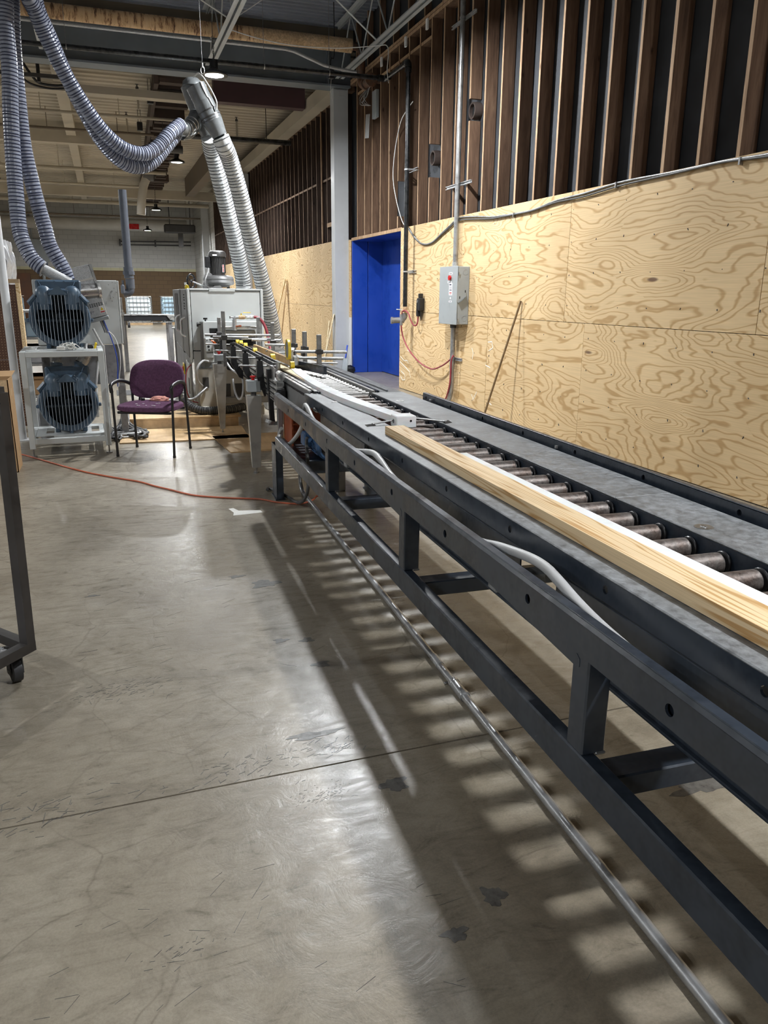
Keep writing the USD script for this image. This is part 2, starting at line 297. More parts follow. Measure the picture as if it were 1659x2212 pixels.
def ribs(P, pitch, R, rr, n=16, k=4):
    """separate rings round a hose's centreline"""
    P = spline(P, .01); d = np.r_[0, np.cumsum(np.linalg.norm(np.diff(P, axis=0), axis=1))]; t, A, B = frames(P); V, F, o = [], [], 0
    for s in np.arange(pitch/2, d[-1], pitch):
        i = min(np.searchsorted(d, s), len(P)-1); c, a, b, w = P[i], A[i], B[i], t[i]
        th = np.arange(n)*2*np.pi/n; ph = np.arange(k)*2*np.pi/k
        rad = np.cos(th)[:, None]*a+np.sin(th)[:, None]*b
        v = c+rad[:, None]*(R+rr*np.cos(ph))[None, :, None]+w*(rr*1.3*np.sin(ph))[None, :, None]; V.append(v.reshape(-1, 3))
        for x in range(n):
            for y in range(k):
                q = [o+x*k+y, o+((x+1) % n)*k+y, o+((x+1) % n)*k+(y+1) % k, o+x*k+(y+1) % k]; F += [(q[0], q[1], q[2]), (q[0], q[2], q[3])]
        o += n*k
    return trimesh.Trimesh(np.vstack(V), F, process=False)
def lathe(prof, p=(0, 0, 0), axis='z', n=24):
    """prof: (radius, height) pairs turned about an axis through p"""
    m = trimesh.creation.revolve(np.array(prof, float), sections=n)
    if axis == 'x': m.apply_transform(trimesh.transformations.rotation_matrix(np.pi/2, (0, 1, 0)))
    if axis == 'y': m.apply_transform(trimesh.transformations.rotation_matrix(-np.pi/2, (1, 0, 0)))
    m.apply_translation(p); return m
def extr(poly, h, plane='xy', at=0.):
    """extrudes a shapely polygon; plane xz: along +y, yz: along +x"""
    m = trimesh.creation.extrude_polygon(poly if isinstance(poly, Polygon) else Polygon(poly), h, engine='earcut'); v = np.array(m.vertices)
    if plane == 'xz': m.vertices = v[:, [0, 2, 1]]+(0, at, 0); m.invert()
    elif plane == 'yz': m.vertices = v[:, [2, 0, 1]]+(at, 0, 0)
    else: m.vertices = v+(0, 0, at)
    return m
def turned(m, deg, axis, p): m = m.copy(); m.apply_transform(trimesh.transformations.rotation_matrix(math.radians(deg), axis, p)); return m
def quadtube(P, w, d): return None
def disc(c, r, axis, t=.004, n=14):
    a = np.array(axis, float); return cyl(np.array(c), np.array(c)+a*t, r, n)

# ================================================================== the setting
fl = thing('floor', kind='structure', label='grey-brown polished concrete floor with a saw-cut joint', base=(0, 0, 0))
part(fl, 'slab', box(-12, 4.6, -8, 2.0895, -.2, 0), 'concrete', smooth=False)
part(fl, 'slab', box(-12, 4.6, 2.0965, 42, -.2, 0), 'concrete', smooth=False)
part(fl, 'slab', box(4.6, 5.2, 11.6, 14.4, -.2, 0), 'concrete', smooth=False)
part(fl, 'joint_filler', box(-12, 4.6, 2.0895, 2.0965, -.2, -.006), 'dark_gap', 'dark saw-cut joint', smooth=False)
def blot(cx, cy, rx, ry, seed, n=26):
    r = random.Random(seed); ph = [r.uniform(0, 6.28) for _ in range(4)]
    return Polygon([(cx+rx*math.cos(a)*(1+.22*math.sin(3*a+ph[0])+.16*math.sin(5*a+ph[1])+.12*math.sin(9*a+ph[2])), cy+ry*math.sin(a)*(1+.22*math.sin(3*a+ph[0])+.16*math.sin(5*a+ph[1])+.12*math.sin(9*a+ph[2]))) for a in np.linspace(0, 2*np.pi, n, endpoint=False)])
for i, (x, y, rx, ry) in enumerate([(.72, 1.93, .042, .032), (.55, 2.28, .09, .02), (.66, 1.34, .03, .02), (.80, 1.42, .03, .03), (.60, 3.05, .03, .02), (.71, 3.02, .028, .022), (.71, 2.78, .035, .025), (.665, 3.75, .07, .05), (.54, 3.9, .04, .02), (-.18, 3.85, .03, .012), (1.62, 1.62, .1, .035)]):
    part(fl, 'stain', extr(blot(x, y, rx, ry, i), .0006, at=.0001), 'stain_dark', smooth=False)
rsx = random.Random(31)
def scratch(cx, cy, spread, n, ln, wd):
    out = []
    for _ in range(n):
        x, y, a, l = cx+rsx.gauss(0, spread), cy+rsx.gauss(0, spread*.45), rsx.gauss(.45, .5), rsx.uniform(.2, 1)*ln
        out.append(turned(box(x-l/2, x+l/2, y-wd/2, y+wd/2, 0, .0005), math.degrees(a), (0, 0, 1), (x, y, 0)))
    return cat(out)
for cx, cy, sp_, n, ln, wd in ((-.06, 2.82, .10, 90, .03, .0016), (.30, 2.17, .10, 60, .03, .0018), (-.35, 2.14, .12, 70, .05, .002), (.56, 2.19, .07, 50, .03, .002), (.5, 1.95, .05, 90, .012, .001), (.05, 1.5, .05, 30, .02, .0012), (.2, 3.6, .8, 60, .09, .0012), (.0, 1.5, .4, 40, .07, .0009)):
    part(fl, 'scratch', scratch(cx, cy, sp_, n, ln, wd), 'stain_dark', smooth=False, kind='stuff')
part(fl, 'tape', extr(Polygon([(.695, 5.26), (.73, 5.27), (.755, 5.19), (.90, 5.16), (.905, 5.10), (.80, 5.085), (.70, 5.075), (.715, 5.15)]), .0006), 'tape_white', 'torn white tape left on the concrete', smooth=False)
part(fl, 'paint_spot', extr(blot(1.80, 2.62, .03, .025, 50), .0006), 'tape_white', smooth=False)

WX = 4.34
wr = thing('wall_right', kind='structure', label='stud wall with plywood sheathing below and open brown studs above', base=(WX, 0, 0))
part(wr, 'backing_panel', box(4.505, 4.6, -3, 11.66, 0, 6.1), 'felt', 'black felt behind the studs', smooth=False)
part(wr, 'backing_panel', box(4.505, 4.6, 11.66, 14.25, 2.42, 6.1), 'felt', smooth=False)
part(wr, 'backing_panel', box(4.505, 4.6, 14.25, 33.2, 0, 6.1), 'felt', smooth=False)
wr2 = random.Random(3)
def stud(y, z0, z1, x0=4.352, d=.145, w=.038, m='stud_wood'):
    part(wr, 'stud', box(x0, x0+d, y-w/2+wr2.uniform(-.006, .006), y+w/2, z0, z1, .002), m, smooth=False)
cut = {13: (3.02, 3.55), 10: (3.42, 3.74), 3: None}
for k in range(-13, 23):
    y = 4.82+.4135*k
    if y > 14.1: break
    z0 = 2.43 if y > 11.6 else .02
    if k == 14: stud(y, z0, 3.0); stud(y, 3.42, 4.93)
    elif k == 11: stud(y, z0, 3.48); stud(y, 3.72, 4.93)
    elif k == 17: stud(y, z0, 2.6); stud(y, 3.1, 4.93)
    else: stud(y, z0, 4.93)
part(wr, 'top_plate', box(4.35, 4.50, -3, 14.3, 4.93, 4.975, .002), 'stud_wood', smooth=False)
part(wr, 'top_plate', box(4.35, 4.50, -3, 14.3, 4.978, 5.02, .002), 'stud_wood', smooth=False)
part(wr, 'header', box(4.35, 4.50, 11.64, 14.28, 2.375, 2.43, .003), 'stud_wood', smooth=False)
for k in range(15, 23): part(wr, 'blocking', box(4.36, 4.49, 4.86+.4135*(k-1), 4.80+.4135*k, 4.70, 4.74), 'stud_wood', smooth=False)
for k in range(-2, 23): part(wr, 'upper_stud', box(4.40, 4.49, 4.80+.62*k-.02, 4.80+.62*k+.02, 5.02, 6.0), 'stud_wood', smooth=False)
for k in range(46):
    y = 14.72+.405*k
    stud(y, 2.44, 4.9, m='stud_dim')
    if k < 45 and k != 4: part(wr, 'blocking', box(4.36, 4.49, y+.02, y+.385, 3.60, 3.64), 'stud_dim', smooth=False)
part(wr, 'ledger', box(4.335, 4.352, 14.6, 15.9, 2.72, 2.80), 'stud_wood', 'weathered board nailed across the studs', smooth=False)
part(wr, 'ledger', box(4.33, 4.352, 16.25, 16.31, 2.45, 4.9), 'stud_wood', smooth=False)
part(wr, 'top_plate', box(4.35, 4.5, 14.5, 33.2, 4.9, 5.0), 'stud_wood', smooth=False)
G = .0022
def sheet(y0, y1, z0, z1): part(wr, 'plywood_sheet', box(WX-.0005+wr2.uniform(-.0015, .001), 4.352, y0+G, y1-G, z0+G, z1-G, .0012), 'plywood', smooth=False)
for y0, y1 in ((-.42, 2.02), (2.02, 4.42), (4.42, 6.93), (6.93, 9.37), (9.37, 11.66)): sheet(y0, y1, 1.195, 2.415)
for y0, y1 in ((-.7, 1.66), (1.66, 4.1), (4.1, 6.56), (6.56, 8.61), (8.61, 11.66)): sheet(y0, y1, .005, 1.195)
y = 14.6
for k in range(7):
    sheet(y, y+2.44, 1.20, 2.44); sheet(y-.0 if k else y, y+2.44, .005, 1.20); y += 2.44
# wire-wrap chalk/paint scribbles low on the plywood
def stroke(pts, r=.007): return cat([box(WX-.0035, WX-.0012, min(a[0], b[0])-r, max(a[0], b[0])+r, min(a[1], b[1])-r, max(a[1], b[1])+r) if False else hull([(WX-.0035, a[0]-r, a[1]), (WX-.0035, a[0]+r, a[1]), (WX-.0012, a[0], a[1]+r), (WX-.0012, a[0], a[1]-r), (WX-.0035, b[0]-r, b[1]), (WX-.0035, b[0]+r, b[1]), (WX-.0012, b[0], b[1]+r), (WX-.0012, b[0], b[1]-r)]) for a, b in zip(pts, pts[1:])])
for pts in ([(11.6, .50), (11.45, .45), (11.3, .46), (11.25, .42)], [(11.62, .42), (11.4, .36), (11.2, .30), (11.15, .22)], [(11.58, .28), (11.42, .24), (11.38, .16), (11.5, .14), (11.58, .19)], [(11.3, .62), (11.2, .60), (11.12, .58)],
            [(9.02, .80), (8.98, .74), (9.0, .67)], [(8.58, .90), (8.48, .91), (8.45, .84), (8.55, .80)], [(8.62, .62), (8.50, .60)], [(8.98, .22), (8.93, .16), (8.84, .27)], [(8.5, .18), (8.42, .16)]):
    part(wr, 'paint_scribble', stroke(pts), 'chalk_white', smooth=False)
r9 = random.Random(5)   # screw heads in rows along the studs
scr = []
for k in range(-6, 17):
    for z in np.arange(.15, 2.4, .30): scr.append(cyl((WX-.0022, 4.82+.4135*k+r9.uniform(-.01, .01), z+r9.uniform(-.02, .02)), (WX-.0005, 4.82+.4135*k, z), .0045, 6))
part(wr, 'screw_head', cat(scr), 'motor_dark', smooth=False, kind='stuff')
part(wr, 'masonry', box(4.40, 4.7, 33.2, 41.2, 0, 5.4), 'brick_white', smooth=False)
# door recess
d1 = thing('door_1', kind='structure', label='blue painted door recess between plywood and white column', base=(4.9, 13, 0))
part(d1, 'jamb_panel', box(4.36, 4.655, 14.24, 14.29, 0, 2.40, .006), 'blue_door', smooth=False)
part(d1, 'jamb_panel', box(4.665, 4.96, 14.235, 14.285, 0, 2.40, .006), 'blue_door', smooth=False)
part(d1, 'door_leaf', box(4.94, 4.99, 11.7, 14.23, .008, 2.38, .004), 'blue_door', smooth=False)
part(d1, 'jamb_panel', box(4.36, 4.96, 11.665, 11.70, 0, 2.40), 'blue_door', smooth=False)
part(d1, 'door_head', box(4.36, 4.98, 11.7, 14.24, 2.372, 2.41), 'blue_door', smooth=False)
part(d1, 'side_strip', box(4.335, 4.36, 14.31, 14.40, 1.02, 2.40), 'plywood', smooth=False)
part(d1, 'side_trim', box(4.335, 4.36, 14.31, 14.40, .0, 1.02), 'white_paint', smooth=False)
# column and beam
c1 = thing('column_1', kind='structure', label='white painted steel column carrying the grey beam', base=(4.2, 14.45, 0))
part(c1, 'shaft', cat(box(4.07, 4.085, 14.40, 14.62, 0, 4.9), box(4.085, 4.32, 14.415, 14.43, 0, 4.9), box(4.32, 4.335, 14.40, 14.62, 0, 4.9)), 'column_paint', smooth=False)
part(c1, 'cover_plate', box(4.07, 4.335, 14.395, 14.401, 0, 4.88, .002), 'column_paint', smooth=False)
part(c1, 'cap_plate', box(4.17, 4.28, 14.385, 14.396, 4.78, 4.88), 'column_paint', smooth=False)
for yy, n in ((24.7, 2), (34.6, 3)):
    c2 = thing(f'column_{n}', kind='structure', base=(4.2, yy, 0), label='grey column on the stud wall farther back')
    part(c2, 'shaft', box(4.06, 4.34, yy, yy+.2, 0, 4.85, .01), 'column_paint', smooth=False)
b1 = thing('beam_1', kind='structure', label='deep grey steel beam spanning the hall', base=(0, 14.45, 4.9))
part(b1, 'bottom_flange', box(-12, 4.35, 14.29, 14.63, 4.90, 4.93), 'beam_paint', smooth=False)
part(b1, 'web', box(-12, 4.4, 14.44, 14.46, 4.93, 5.60), 'beam_paint', smooth=False)
part(b1, 'top_flange', box(-12, 4.4, 14.29, 14.63, 5.60, 5.63), 'beam_paint', smooth=False)
part(b1, 'stiffener', box(3.95, 3.97, 14.3, 14.44, 4.93, 5.6), 'beam_paint', smooth=False)
# ceilings: profiled decks whose ribs run across the hall
def deck(y0, y1, z, pitch, h, x0=-12, x1=4.6):
    P = []; y = y0
    while y < y1-1e-6:
        P += [(y, z), (y+pitch*.42, z), (y+pitch*.5, z+h), (y+pitch*.92, z+h)]; y += pitch
    P += [(y, z)]; v = [(x0, a, b) for a, b in P]+[(x1, a, b) for a, b in P]; n = len(P)
    f = [(i, i+1, n+i+1) for i in range(n-1)]+[(i, n+i+1, n+i) for i in range(n-1)]
    top = box(x0, x1, y0, y1, z+h+.005, z+h+.06); return cat(trimesh.Trimesh(v, f, process=False), top)
ce = thing('ceiling', kind='structure', label='profiled metal roof deck, blue-grey near and cream farther back', base=(0, 10, 6))
part(ce, 'near_deck', deck(-8, 14.5, 5.85, .15, .04), 'deck_paint', smooth=False)
part(ce, 'far_deck', deck(14.5, 42, 5.42, .30, .03), 'cream_paint', smooth=False)
part(ce, 'step', box(-12, 4.6, 14.62, 14.68, 5.4, 5.95), 'cream_paint', smooth=False)
wb = thing('wall_back', kind='structure', label='painted block wall, white over yellow line over brown', base=(0, 41, 0))
part(wb, 'upper_band', box(-12, 4.6, 41, 41.2, 2.55, 5.6), 'brick_white', smooth=False)
part(wb, 'line', box(-12, 4.6, 41, 41.2, 2.42, 2.55), 'brick_yellow', smooth=False)
part(wb, 'lower_band', box(-12, 4.6, 41, 41.2, 0, 2.42), 'brick_brown', smooth=False)
wl = thing('wall_left', kind='structure', label='pale wall beyond the left of the hall', base=(-12, 10, 0)); part(wl, 'panel', box(-12.2, -12, -8, 42, 0, 6.1), 'wall_grey', smooth=False)
wf = thing('wall_front', kind='structure', label='pale wall behind the viewpoint', base=(0, -8, 0)); part(wf, 'panel', box(-12, 4.6, -8.2, -8, 0, 6.1), 'wall_grey', smooth=False)

# ================================================================== roller conveyor (v across, u along)
cv = thing('roller_conveyor', 'long dark grey steel roller conveyor running from the right foreground to the machine', 'conveyor', frame=CONV, base=(1.33, 2.6, 0))
U0, U1 = -.9, 5.015
def holed(v0, v1, u0, u1, z0, z1, us, z, r):
    m = manifold3d.Manifold.cube((v1-v0, u1-u0, z1-z0)).translate((v0, u0, z0))
    for u in us: m -= manifold3d.Manifold.cylinder(v1-v0+.02, r, r, 14).rotate((0, 90, 0)).translate((v0-.01, u, z))
    k = m.to_mesh(); return trimesh.Trimesh(k.vert_properties[:, :3], k.tri_verts, process=False)
sideh = [.468, .968, 1.472, 1.98, 2.49, 2.99, 3.497, 4.0, 4.5]
# left bed channel, its dusty top plate and lower recessed panels
part(cv, 'side_channel', holed(1.008, 1.014, U0, U1, .757, .8165, sideh, .788, .011), 'frame_paint', smooth=False)
tp = cat(box(1.006, 1.165, U0, 2.497, .8165, .823, .0025), box(1.006, 1.165, 2.5, U1, .8165, .823, .0025)); part(cv, 'top_plate', tp, 'mill_plate', 'dusty mill-grey plate beside the rollers', smooth=False)
part(cv, 'inner_flange', box(1.159, 1.165, U0, U1, .76, .8165), 'frame_paint', smooth=False)
part(cv, 'side_return', hull([(1.008, U0, .757), (1.014, U0, .757), (1.024, U0, .742), (1.03, U0, .742), (1.008, U1, .757), (1.014, U1, .757), (1.024, U1, .742), (1.03, U1, .742)]), 'frame_paint', smooth=False)
for a, b in ((U0, .18), (.34, 1.72), (1.93, 3.40), (3.62, 4.62)): part(cv, 'side_panel', box(1.022, 1.028, a, b, .555, .742, .002), 'frame_paint', smooth=False)
part(cv, 'lower_flange', box(1.01, 1.05, U0, 4.7, .548, .556, .002), 'frame_paint', smooth=False)
# right bed channel
part(cv, 'top_plate', cat(box(1.447, 1.662, U0, 2.10, .8165, .823, .0025), box(1.447, 1.662, 2.103, 4.95, .8165, .823, .0025)), 'mill_plate', smooth=False)
part(cv, 'inner_flange', box(1.447, 1.453, U0, 4.95, .757, .8165, .002), 'frame_paint', smooth=False)
part(cv, 'inner_web', box(1.475, 1.481, U0, 4.95, .60, .8165), 'dark_gap', 'black chain guard behind the roller ends', smooth=False)
part(cv, 'side_channel', box(1.655, 1.661, U0, 4.95, .60, .8165), 'frame_paint', smooth=False)
for u in (4.553, ): part(cv, 'washer', lathe([(0, .004), (.012, .004), (.013, .002), (.026, .0015), (.026, 0), (0, 0)], (1.105, u, .823)), 'steel')
for u in (4.513, 1.742): part(cv, 'washer', lathe([(0, .005), (.009, .005), (.01, .002), (.027, .0015), (.027, 0), (0, 0)], (1.50, u, .823)), 'steel')
# rollers: tube, end groove ring and bearing collar
k = 0
for u in np.arange(-.84, 4.98, .1347):
    r = part(cv, 'roller', cat(lathe([(0, -.28/2), (.0285, -.14), (.030, -.138), (.030, .115), (.0295, .117), (.029, .118), (0, .118)], (1.306, u, .775), 'x', 20), cyl((1.17, u, .775), (1.14, u, .775), .012, 10)), 'roller_steel')
    part(r, 'end_collar', lathe([(.022, .118), (.022, .126), (.0305, .128), (.0325, .131), (.0325, .134), (.030, .136), (.024, .137), (.024, .168), (0, .168)], (1.306, u, .775), 'x', 20), 'black_plastic')
# left guard rail (drilled angle with rounded top), gussets, posts, beams
railh = [.487, 1.037, 1.589, 2.146, 2.695, 3.238, 3.778, 4.32, 4.87]
part(cv, 'guard_rail', cat(holed(.868, .874, U0, 5.41, .700, .772, railh, .735, .0125), box(.873, .900, U0, 5.41, .778, .784, .002),
     hull([(.868, u, z) for u in (U0, 5.41) for z in (.771, .772)]+[(.8745, u, .784) for u in (U0, 5.41)]+[(.8745, u, .77) for u in (U0, 5.41)]), box(.894, .900, U0, 5.41, .702, .780), box(.874, .938, U0, 5.41, .700, .706)), 'frame_paint', 'drilled dark blue-grey guard rail', smooth=False)  # bottom plate added under the rail to narrow the slit of light
posts = [3.80, 2.575, 1.335, .08]
for pu in posts:
    part(cv, 'post', box(.870, .930, pu-.03, pu+.035, .468, .742, .004), 'frame_paint', smooth=False)
    part(cv, 'gusset', extr(Polygon([(pu+.72, .705), (pu+.03, .705), (pu+.005, .690), (pu+.005, .672), (pu+.014, .666), (pu+.03, .668)]), .012, 'yz', .869), 'frame_paint', smooth=False)
    part(cv, 'cross_tube', box(.92, 1.60, pu-.075, pu+.0, .375, .432, .004), 'frame_paint', smooth=False)
    part(cv, 'weld_bead', box(.905, .932, pu-.034, pu-.026, .466, .474, .003), 'steel_dull', smooth=False)
    part(cv, 'post', box(1.58, 1.64, pu-.03, pu+.035, .468, .60, .004), 'frame_paint', smooth=False)
for pu in (1.85, 3.52, .26): part(cv, 'bracket_tube', box(.895, 1.05, pu-.027, pu+.027, .655, .703, .004), 'mill_plate', smooth=False)
for v in (.868, 1.58): part(cv, 'lower_beam', box(v, v+.04, U0, 5.43, .382, .469, .004), 'frame_paint', 'long lower beam of dark blue-grey tube', smooth=False)
part(cv, 'lower_beam', box(.9085, .925, U0, 5.43, .382, .390), 'frame_paint', smooth=False)
for v in (.868, 1.58): part(cv, 'leg', cat(box(v, v+.006, 5.42, 5.60, 0, .40), box(v, v+.05, 5.42, 5.428, 0, .40), box(v, v+.05, 5.595, 5.603, 0, .40), box(v-.01, v+.06, 5.41, 5.61, 0, .01)), 'frame_paint', smooth=False)
part(cv, 'leg', cat(box(1.36, 1.42, 5.56, 5.64, 0, .62, .004)), 'alu_grey', 'bare grey box leg', smooth=False)
# right guard angle
part(cv, 'guard_angle', cat(holed(1.690, 1.696, U0, 4.62, .772, .852, [.35, .85, 1.82, 2.30, 2.77, 3.24, 3.70, 4.15, 4.56][0:9], .83, .010), box(1.66, 1.690, U0, 4.62, .772, .778), box(1.690, 1.712, U0, 4.62, .8525, .857, .002), box(1.707, 1.712, U0, 4.62, .80, .8525)), 'frame_paint', 'drilled dark upright angle along the far edge', smooth=False)
part(cv, 'bolt', cat([lathe([(0, .012), (.008, .012), (.008, 0), (0, 0)], (1.676, u, .823), 'z', 6) for u in (2.9, 4.45)]), 'steel_dull')

# ================================================================== lamps
def lamp(label, x, y, z, cable=1.2):
    t = thing('high_bay_light', label, 'lamp', 'LED high bay lights', base=(x, y, z))
    part(t, 'housing', lathe([(0, .10), (.05, .10), (.06, .07), (.10, .055), (.175, .02), (.185, .0), (.180, -.012), (.13, -.012), (.123, -.002), (0, -.002)], (x, y, z), n=28), 'black_plastic')
    part(t, 'lens', lathe([(0, -.008), (.120, -.008), (.120, -.0035), (0, -.0035)], (x, y, z), n=28), 'lamp_lens', 'glowing white lens')
    part(t, 'driver_can', cyl((x, y, z+.09), (x, y, z+.17), .055, 16), 'black_plastic')
    part(t, 'hanger', cat(cyl((x, y, z+.17), (x, y, z+.25), .006, 8), *[turned(lathe([(.014, -.003), (.018, 0), (.014, .003), (.012, 0), (.014, -.003)], (x, y, z+.27+.03*i), 'y', 10), 90*(i % 2), (0, 0, 1), (x, y, z)) for i in range(int(cable/.03*.3))], cyl((x, y, z+.25), (x, y, z+cable), .004, 6)), 'motor_dark')
lamp('brilliant round LED high bay light hanging just before the grey beam', 1.66, 11.8, 4.30, .73)
lamp('LED high bay light glowing beside the brown slats, below the blue hoses', 1.83, 19.8, 4.34, 1.08)
lamp('smaller LED high bay light glowing below the brown slats farther down the hall', 1.80, 27.5, 4.00, 1.42)
lamp('farthest and lowest LED high bay light against the white block wall', 1.93, 35.5, 3.92, 1.5)
for x, y, z in ((2.55, 8.2, 4.5), (2.9, -.3, 4.5), (-6.5, 4, 4.5), (-6.5, 12, 4.4), (-4.5, 20, 4.3), (-4.5, 29, 4.3), (-2.5, 24, 4.3), (-5., -4, 4.5)):  # negative x: unseen lamps added for fill; positive x: inferred from shadows
    lamp('unseen LED high bay light out of frame, from a set mostly added as fill', x, y, z, (5.85 if y < 14 else 5.42)-z)

# ================================================================== what lies on the conveyor
def solo(name, label, cat_, mesh, m, group=None, frame=WORLD, base=None, smooth=30):
    """a thing that is one mesh"""
    b = np.array(mesh.bounds.mean(0) if base is None else base); b[2] = mesh.bounds[0][2]
    a = math.radians(frame[3]); c, s = math.cos(a), math.sin(a)
    o = (frame[0]+c*b[0]-s*b[1], frame[1]+s*b[0]+c*b[1], frame[2]+b[2])
    path = fresh('/World', name); g = usdkit.mesh(stage, path, (np.array(mesh.vertices)-b, np.array(mesh.faces)), LK[m], smooth=smooth)
    x = UsdGeom.Xformable(g); x.AddTranslateOp().Set(Gf.Vec3d(*map(float, o)))
    if frame[3]: x.AddRotateZOp().Set(float(frame[3]))
    setd(g.GetPrim(), label, cat_, group); return g
pk = hull([(v, u, z) for v, u in ((1.066, 3.42), (1.158, 3.42), (1.078, -.6), (1.168, -.6)) for z in (.8245, .8615)])
solo('lumber_plank', 'long pine board with grey sawn edge lying on the near end of the conveyor', 'plank', pk, 'lumber', frame=CONV, smooth=False)
solo('plastic_bar', 'straight white plastic bar lying against the pine board on the rollers', 'bar', hull([(v, u, z) for v, u in ((1.172, 2.80), (1.215, 2.80), (1.176, -.6), (1.258, -.6)) for z in (.808, .848)]), 'bar_white', frame=CONV, smooth=False)
def ribbon(P, w, z0, z1):
    """a flat bar bent in plan along (v,u) points"""
    P = spline(np.c_[np.array(P), np.zeros(len(P))], .05)[:, :2]; t = np.gradient(P, axis=0); t /= np.linalg.norm(t, axis=1, keepdims=True); n = np.c_[t[:, 1], -t[:, 0]]
    L, R = P-n*w/2, P+n*w/2; k = len(P); zz0 = np.broadcast_to(z0, (k,)); zz1 = np.broadcast_to(z1, (k,))
    v = np.vstack([np.c_[L, zz0], np.c_[R, zz0], np.c_[R, zz1], np.c_[L, zz1]]); f = []
    for i in range(k-1):
        for a, b in ((0, 1), (1, 2), (2, 3), (3, 0)): f += [(a*k+i, b*k+i, b*k+i+1), (a*k+i, b*k+i+1, a*k+i+1)]
    f += [(0, k, 2*k), (0, 2*k, 3*k), (k-1, 3*k-1, 2*k-1), (k-1, 4*k-1, 3*k-1)]; m = trimesh.Trimesh(v, f, process=False); m.fix_normals(); return m
wg = thing('plastic_guide', 'long bowed white plastic guide bar crossing the far rollers', 'guide bar', frame=CONV, base=(1.18, 5, .806))
part(wg, 'bar', ribbon([(1.245, 3.70), (1.180, 4.3), (1.148, 4.8), (1.145, 5.3), (1.17, 5.9), (1.205, 6.35)], .078, .8235, .858), 'bar_white', smooth=20)
part(wg, 'end_block', box(1.195, 1.30, 3.64, 3.74, .807, .868, .004), 'bar_white', smooth=False)
part(wg, 'bore', disc((1.27, 3.6395, .843), .006, (0, -1, 0), .001, 10), 'dark_gap')
part(wg, 'holding_rod', cat(cyl((1.19, 3.69, .842), (1.075, 3.665, .832), .005, 8), lathe([(0, .007), (.011, .007), (.011, 0), (0, 0)], (1.192, 3.69, .838), 'x', 6)), 'steel_dull')
part(wg, 'clamp_foot', hull([(1.04, 3.64, .8235), (1.095, 3.66, .8235), (1.09, 3.70, .8235), (1.045, 3.70, .8235), (1.05, 3.66, .832), (1.085, 3.67, .832)]), 'motor_dark')
part(wg, 'holding_rod', cyl((1.30, 3.69, .850), (1.47, 3.66, .830), .0055, 8), 'steel_dull')
part(wg, 'clamp_foot', hull([(1.45, 3.62, .8235), (1.50, 3.65, .8235), (1.49, 3.70, .8235), (1.455, 3.69, .8235), (1.46, 3.66, .834), (1.485, 3.67, .834)]), 'motor_dark')
solo('feed_board', 'thin pale wooden board feeding into the machine under the yellow wheels', 'board', hull([(v, u, z) for v, u in ((1.115, 5.38), (1.19, 5.36), (1.07, 9.5), (1.19, 9.5)) for z in (.842, .853)]), 'new_board', frame=CONV, smooth=False)
hz = thing('grey_cable_hose', 'pale grey flexible cable hose draped along the side of the conveyor', 'hose', frame=CONV, base=(.95, 3, .6))
HP = [(.955, 5.66, .486), (.95, 5.735, .426), (.93, 5.69, .40), (.93, 5.56, .392), (.93, 5.39, .41), (.935, 5.22, .453), (.94, 5.06, .515), (.95, 4.94, .58), (.96, 4.88, .64), (.965, 4.84, .72), (.955, 4.76, .775), (.945, 4.68, .793), (.94, 4.59, .785), (.94, 4.45, .742), (.94, 4.25, .72), (.94, 3.9, .712), (.94, 3.64, .722), (.94, 3.45, .742), (.94, 3.28, .772), (.94, 3.17, .785), (.94, 3.08, .775), (.94, 2.95, .746), (.94, 2.8, .73), (.94, 2.5, .716), (.94, 2.22, .722), (.94, 2.05, .734), (.94, 1.9, .764), (.94, 1.73, .79), (.94, 1.64, .794), (.94, 1.57, .782), (.94, 1.48, .761), (.94, 1.38, .745), (.94, 1.27, .735), (.94, 1.1, .72), (.95, .8, .70), (.96, .3, .68)]
part(hz, 'hose', curve(HP, .0135, .02, 12), 'hose_grey', smooth=60)
part(hz, 'connector', cyl((.955, 5.70, .43), (.945, 5.69, .40), .018, 12), 'steel')
part(hz, 'connector', cyl((1.01, 4.66, .755), (1.0, 4.70, .765), .01, 8), 'steel')
h2 = thing('motor_cable_hose', 'grey conduit hose looping from the blue motor down to the floor', 'hose', frame=CONV, base=(1.0, 5.2, 0))
part(h2, 'hose', curve([(1.10, 5.38, .47), (1.07, 5.30, .46), (1.05, 5.2, .42), (1.04, 5.13, .36), (1.03, 5.06, .24), (1.02, 5.07, .13), (1.0, 5.15, .05), (.98, 5.28, .016), (.95, 5.45, .014), (.90, 5.62, .014), (.86, 5.75, .014), (.84, 5.70, .014)], .012, .02, 10), 'hose_dark', smooth=60)
# conduit lying on the floor under the conveyor
cp = thing('floor_conduit', 'galvanized steel conduit pipe lying on the floor under the conveyor', 'pipe', frame=CONV, base=(1.06, 3, 0))
part(cp, 'pipe', cat(cyl((1.078, 5.5, .018), (1.055, 2.42, .018), .0155, 16), cyl((1.055, 2.38, .018), (1.035, -.5, .018), .0155, 16)), 'conduit_grey', smooth=60)
part(cp, 'coupling', cat(cyl((1.0555, 2.47, .018), (1.0547, 2.37, .018), .020, 16), *[cyl((1.056+.0075*(u-2.42)/1., u-.01, .018), (1.056+.0075*(u-2.42), u+.01, .018), .0215, 12) for u in (2.47, 2.37)]), 'conduit_grey', smooth=50)
part(cp, 'coupling', cyl((1.0735, 4.45, .018), (1.073, 4.36, .018), .019, 16), 'conduit_grey', smooth=50)
part(cp, 'coupling', cyl((1.0585, 2.70, .018), (1.057, 2.62, .018), .0175, 16), 'conduit_grey', smooth=50)
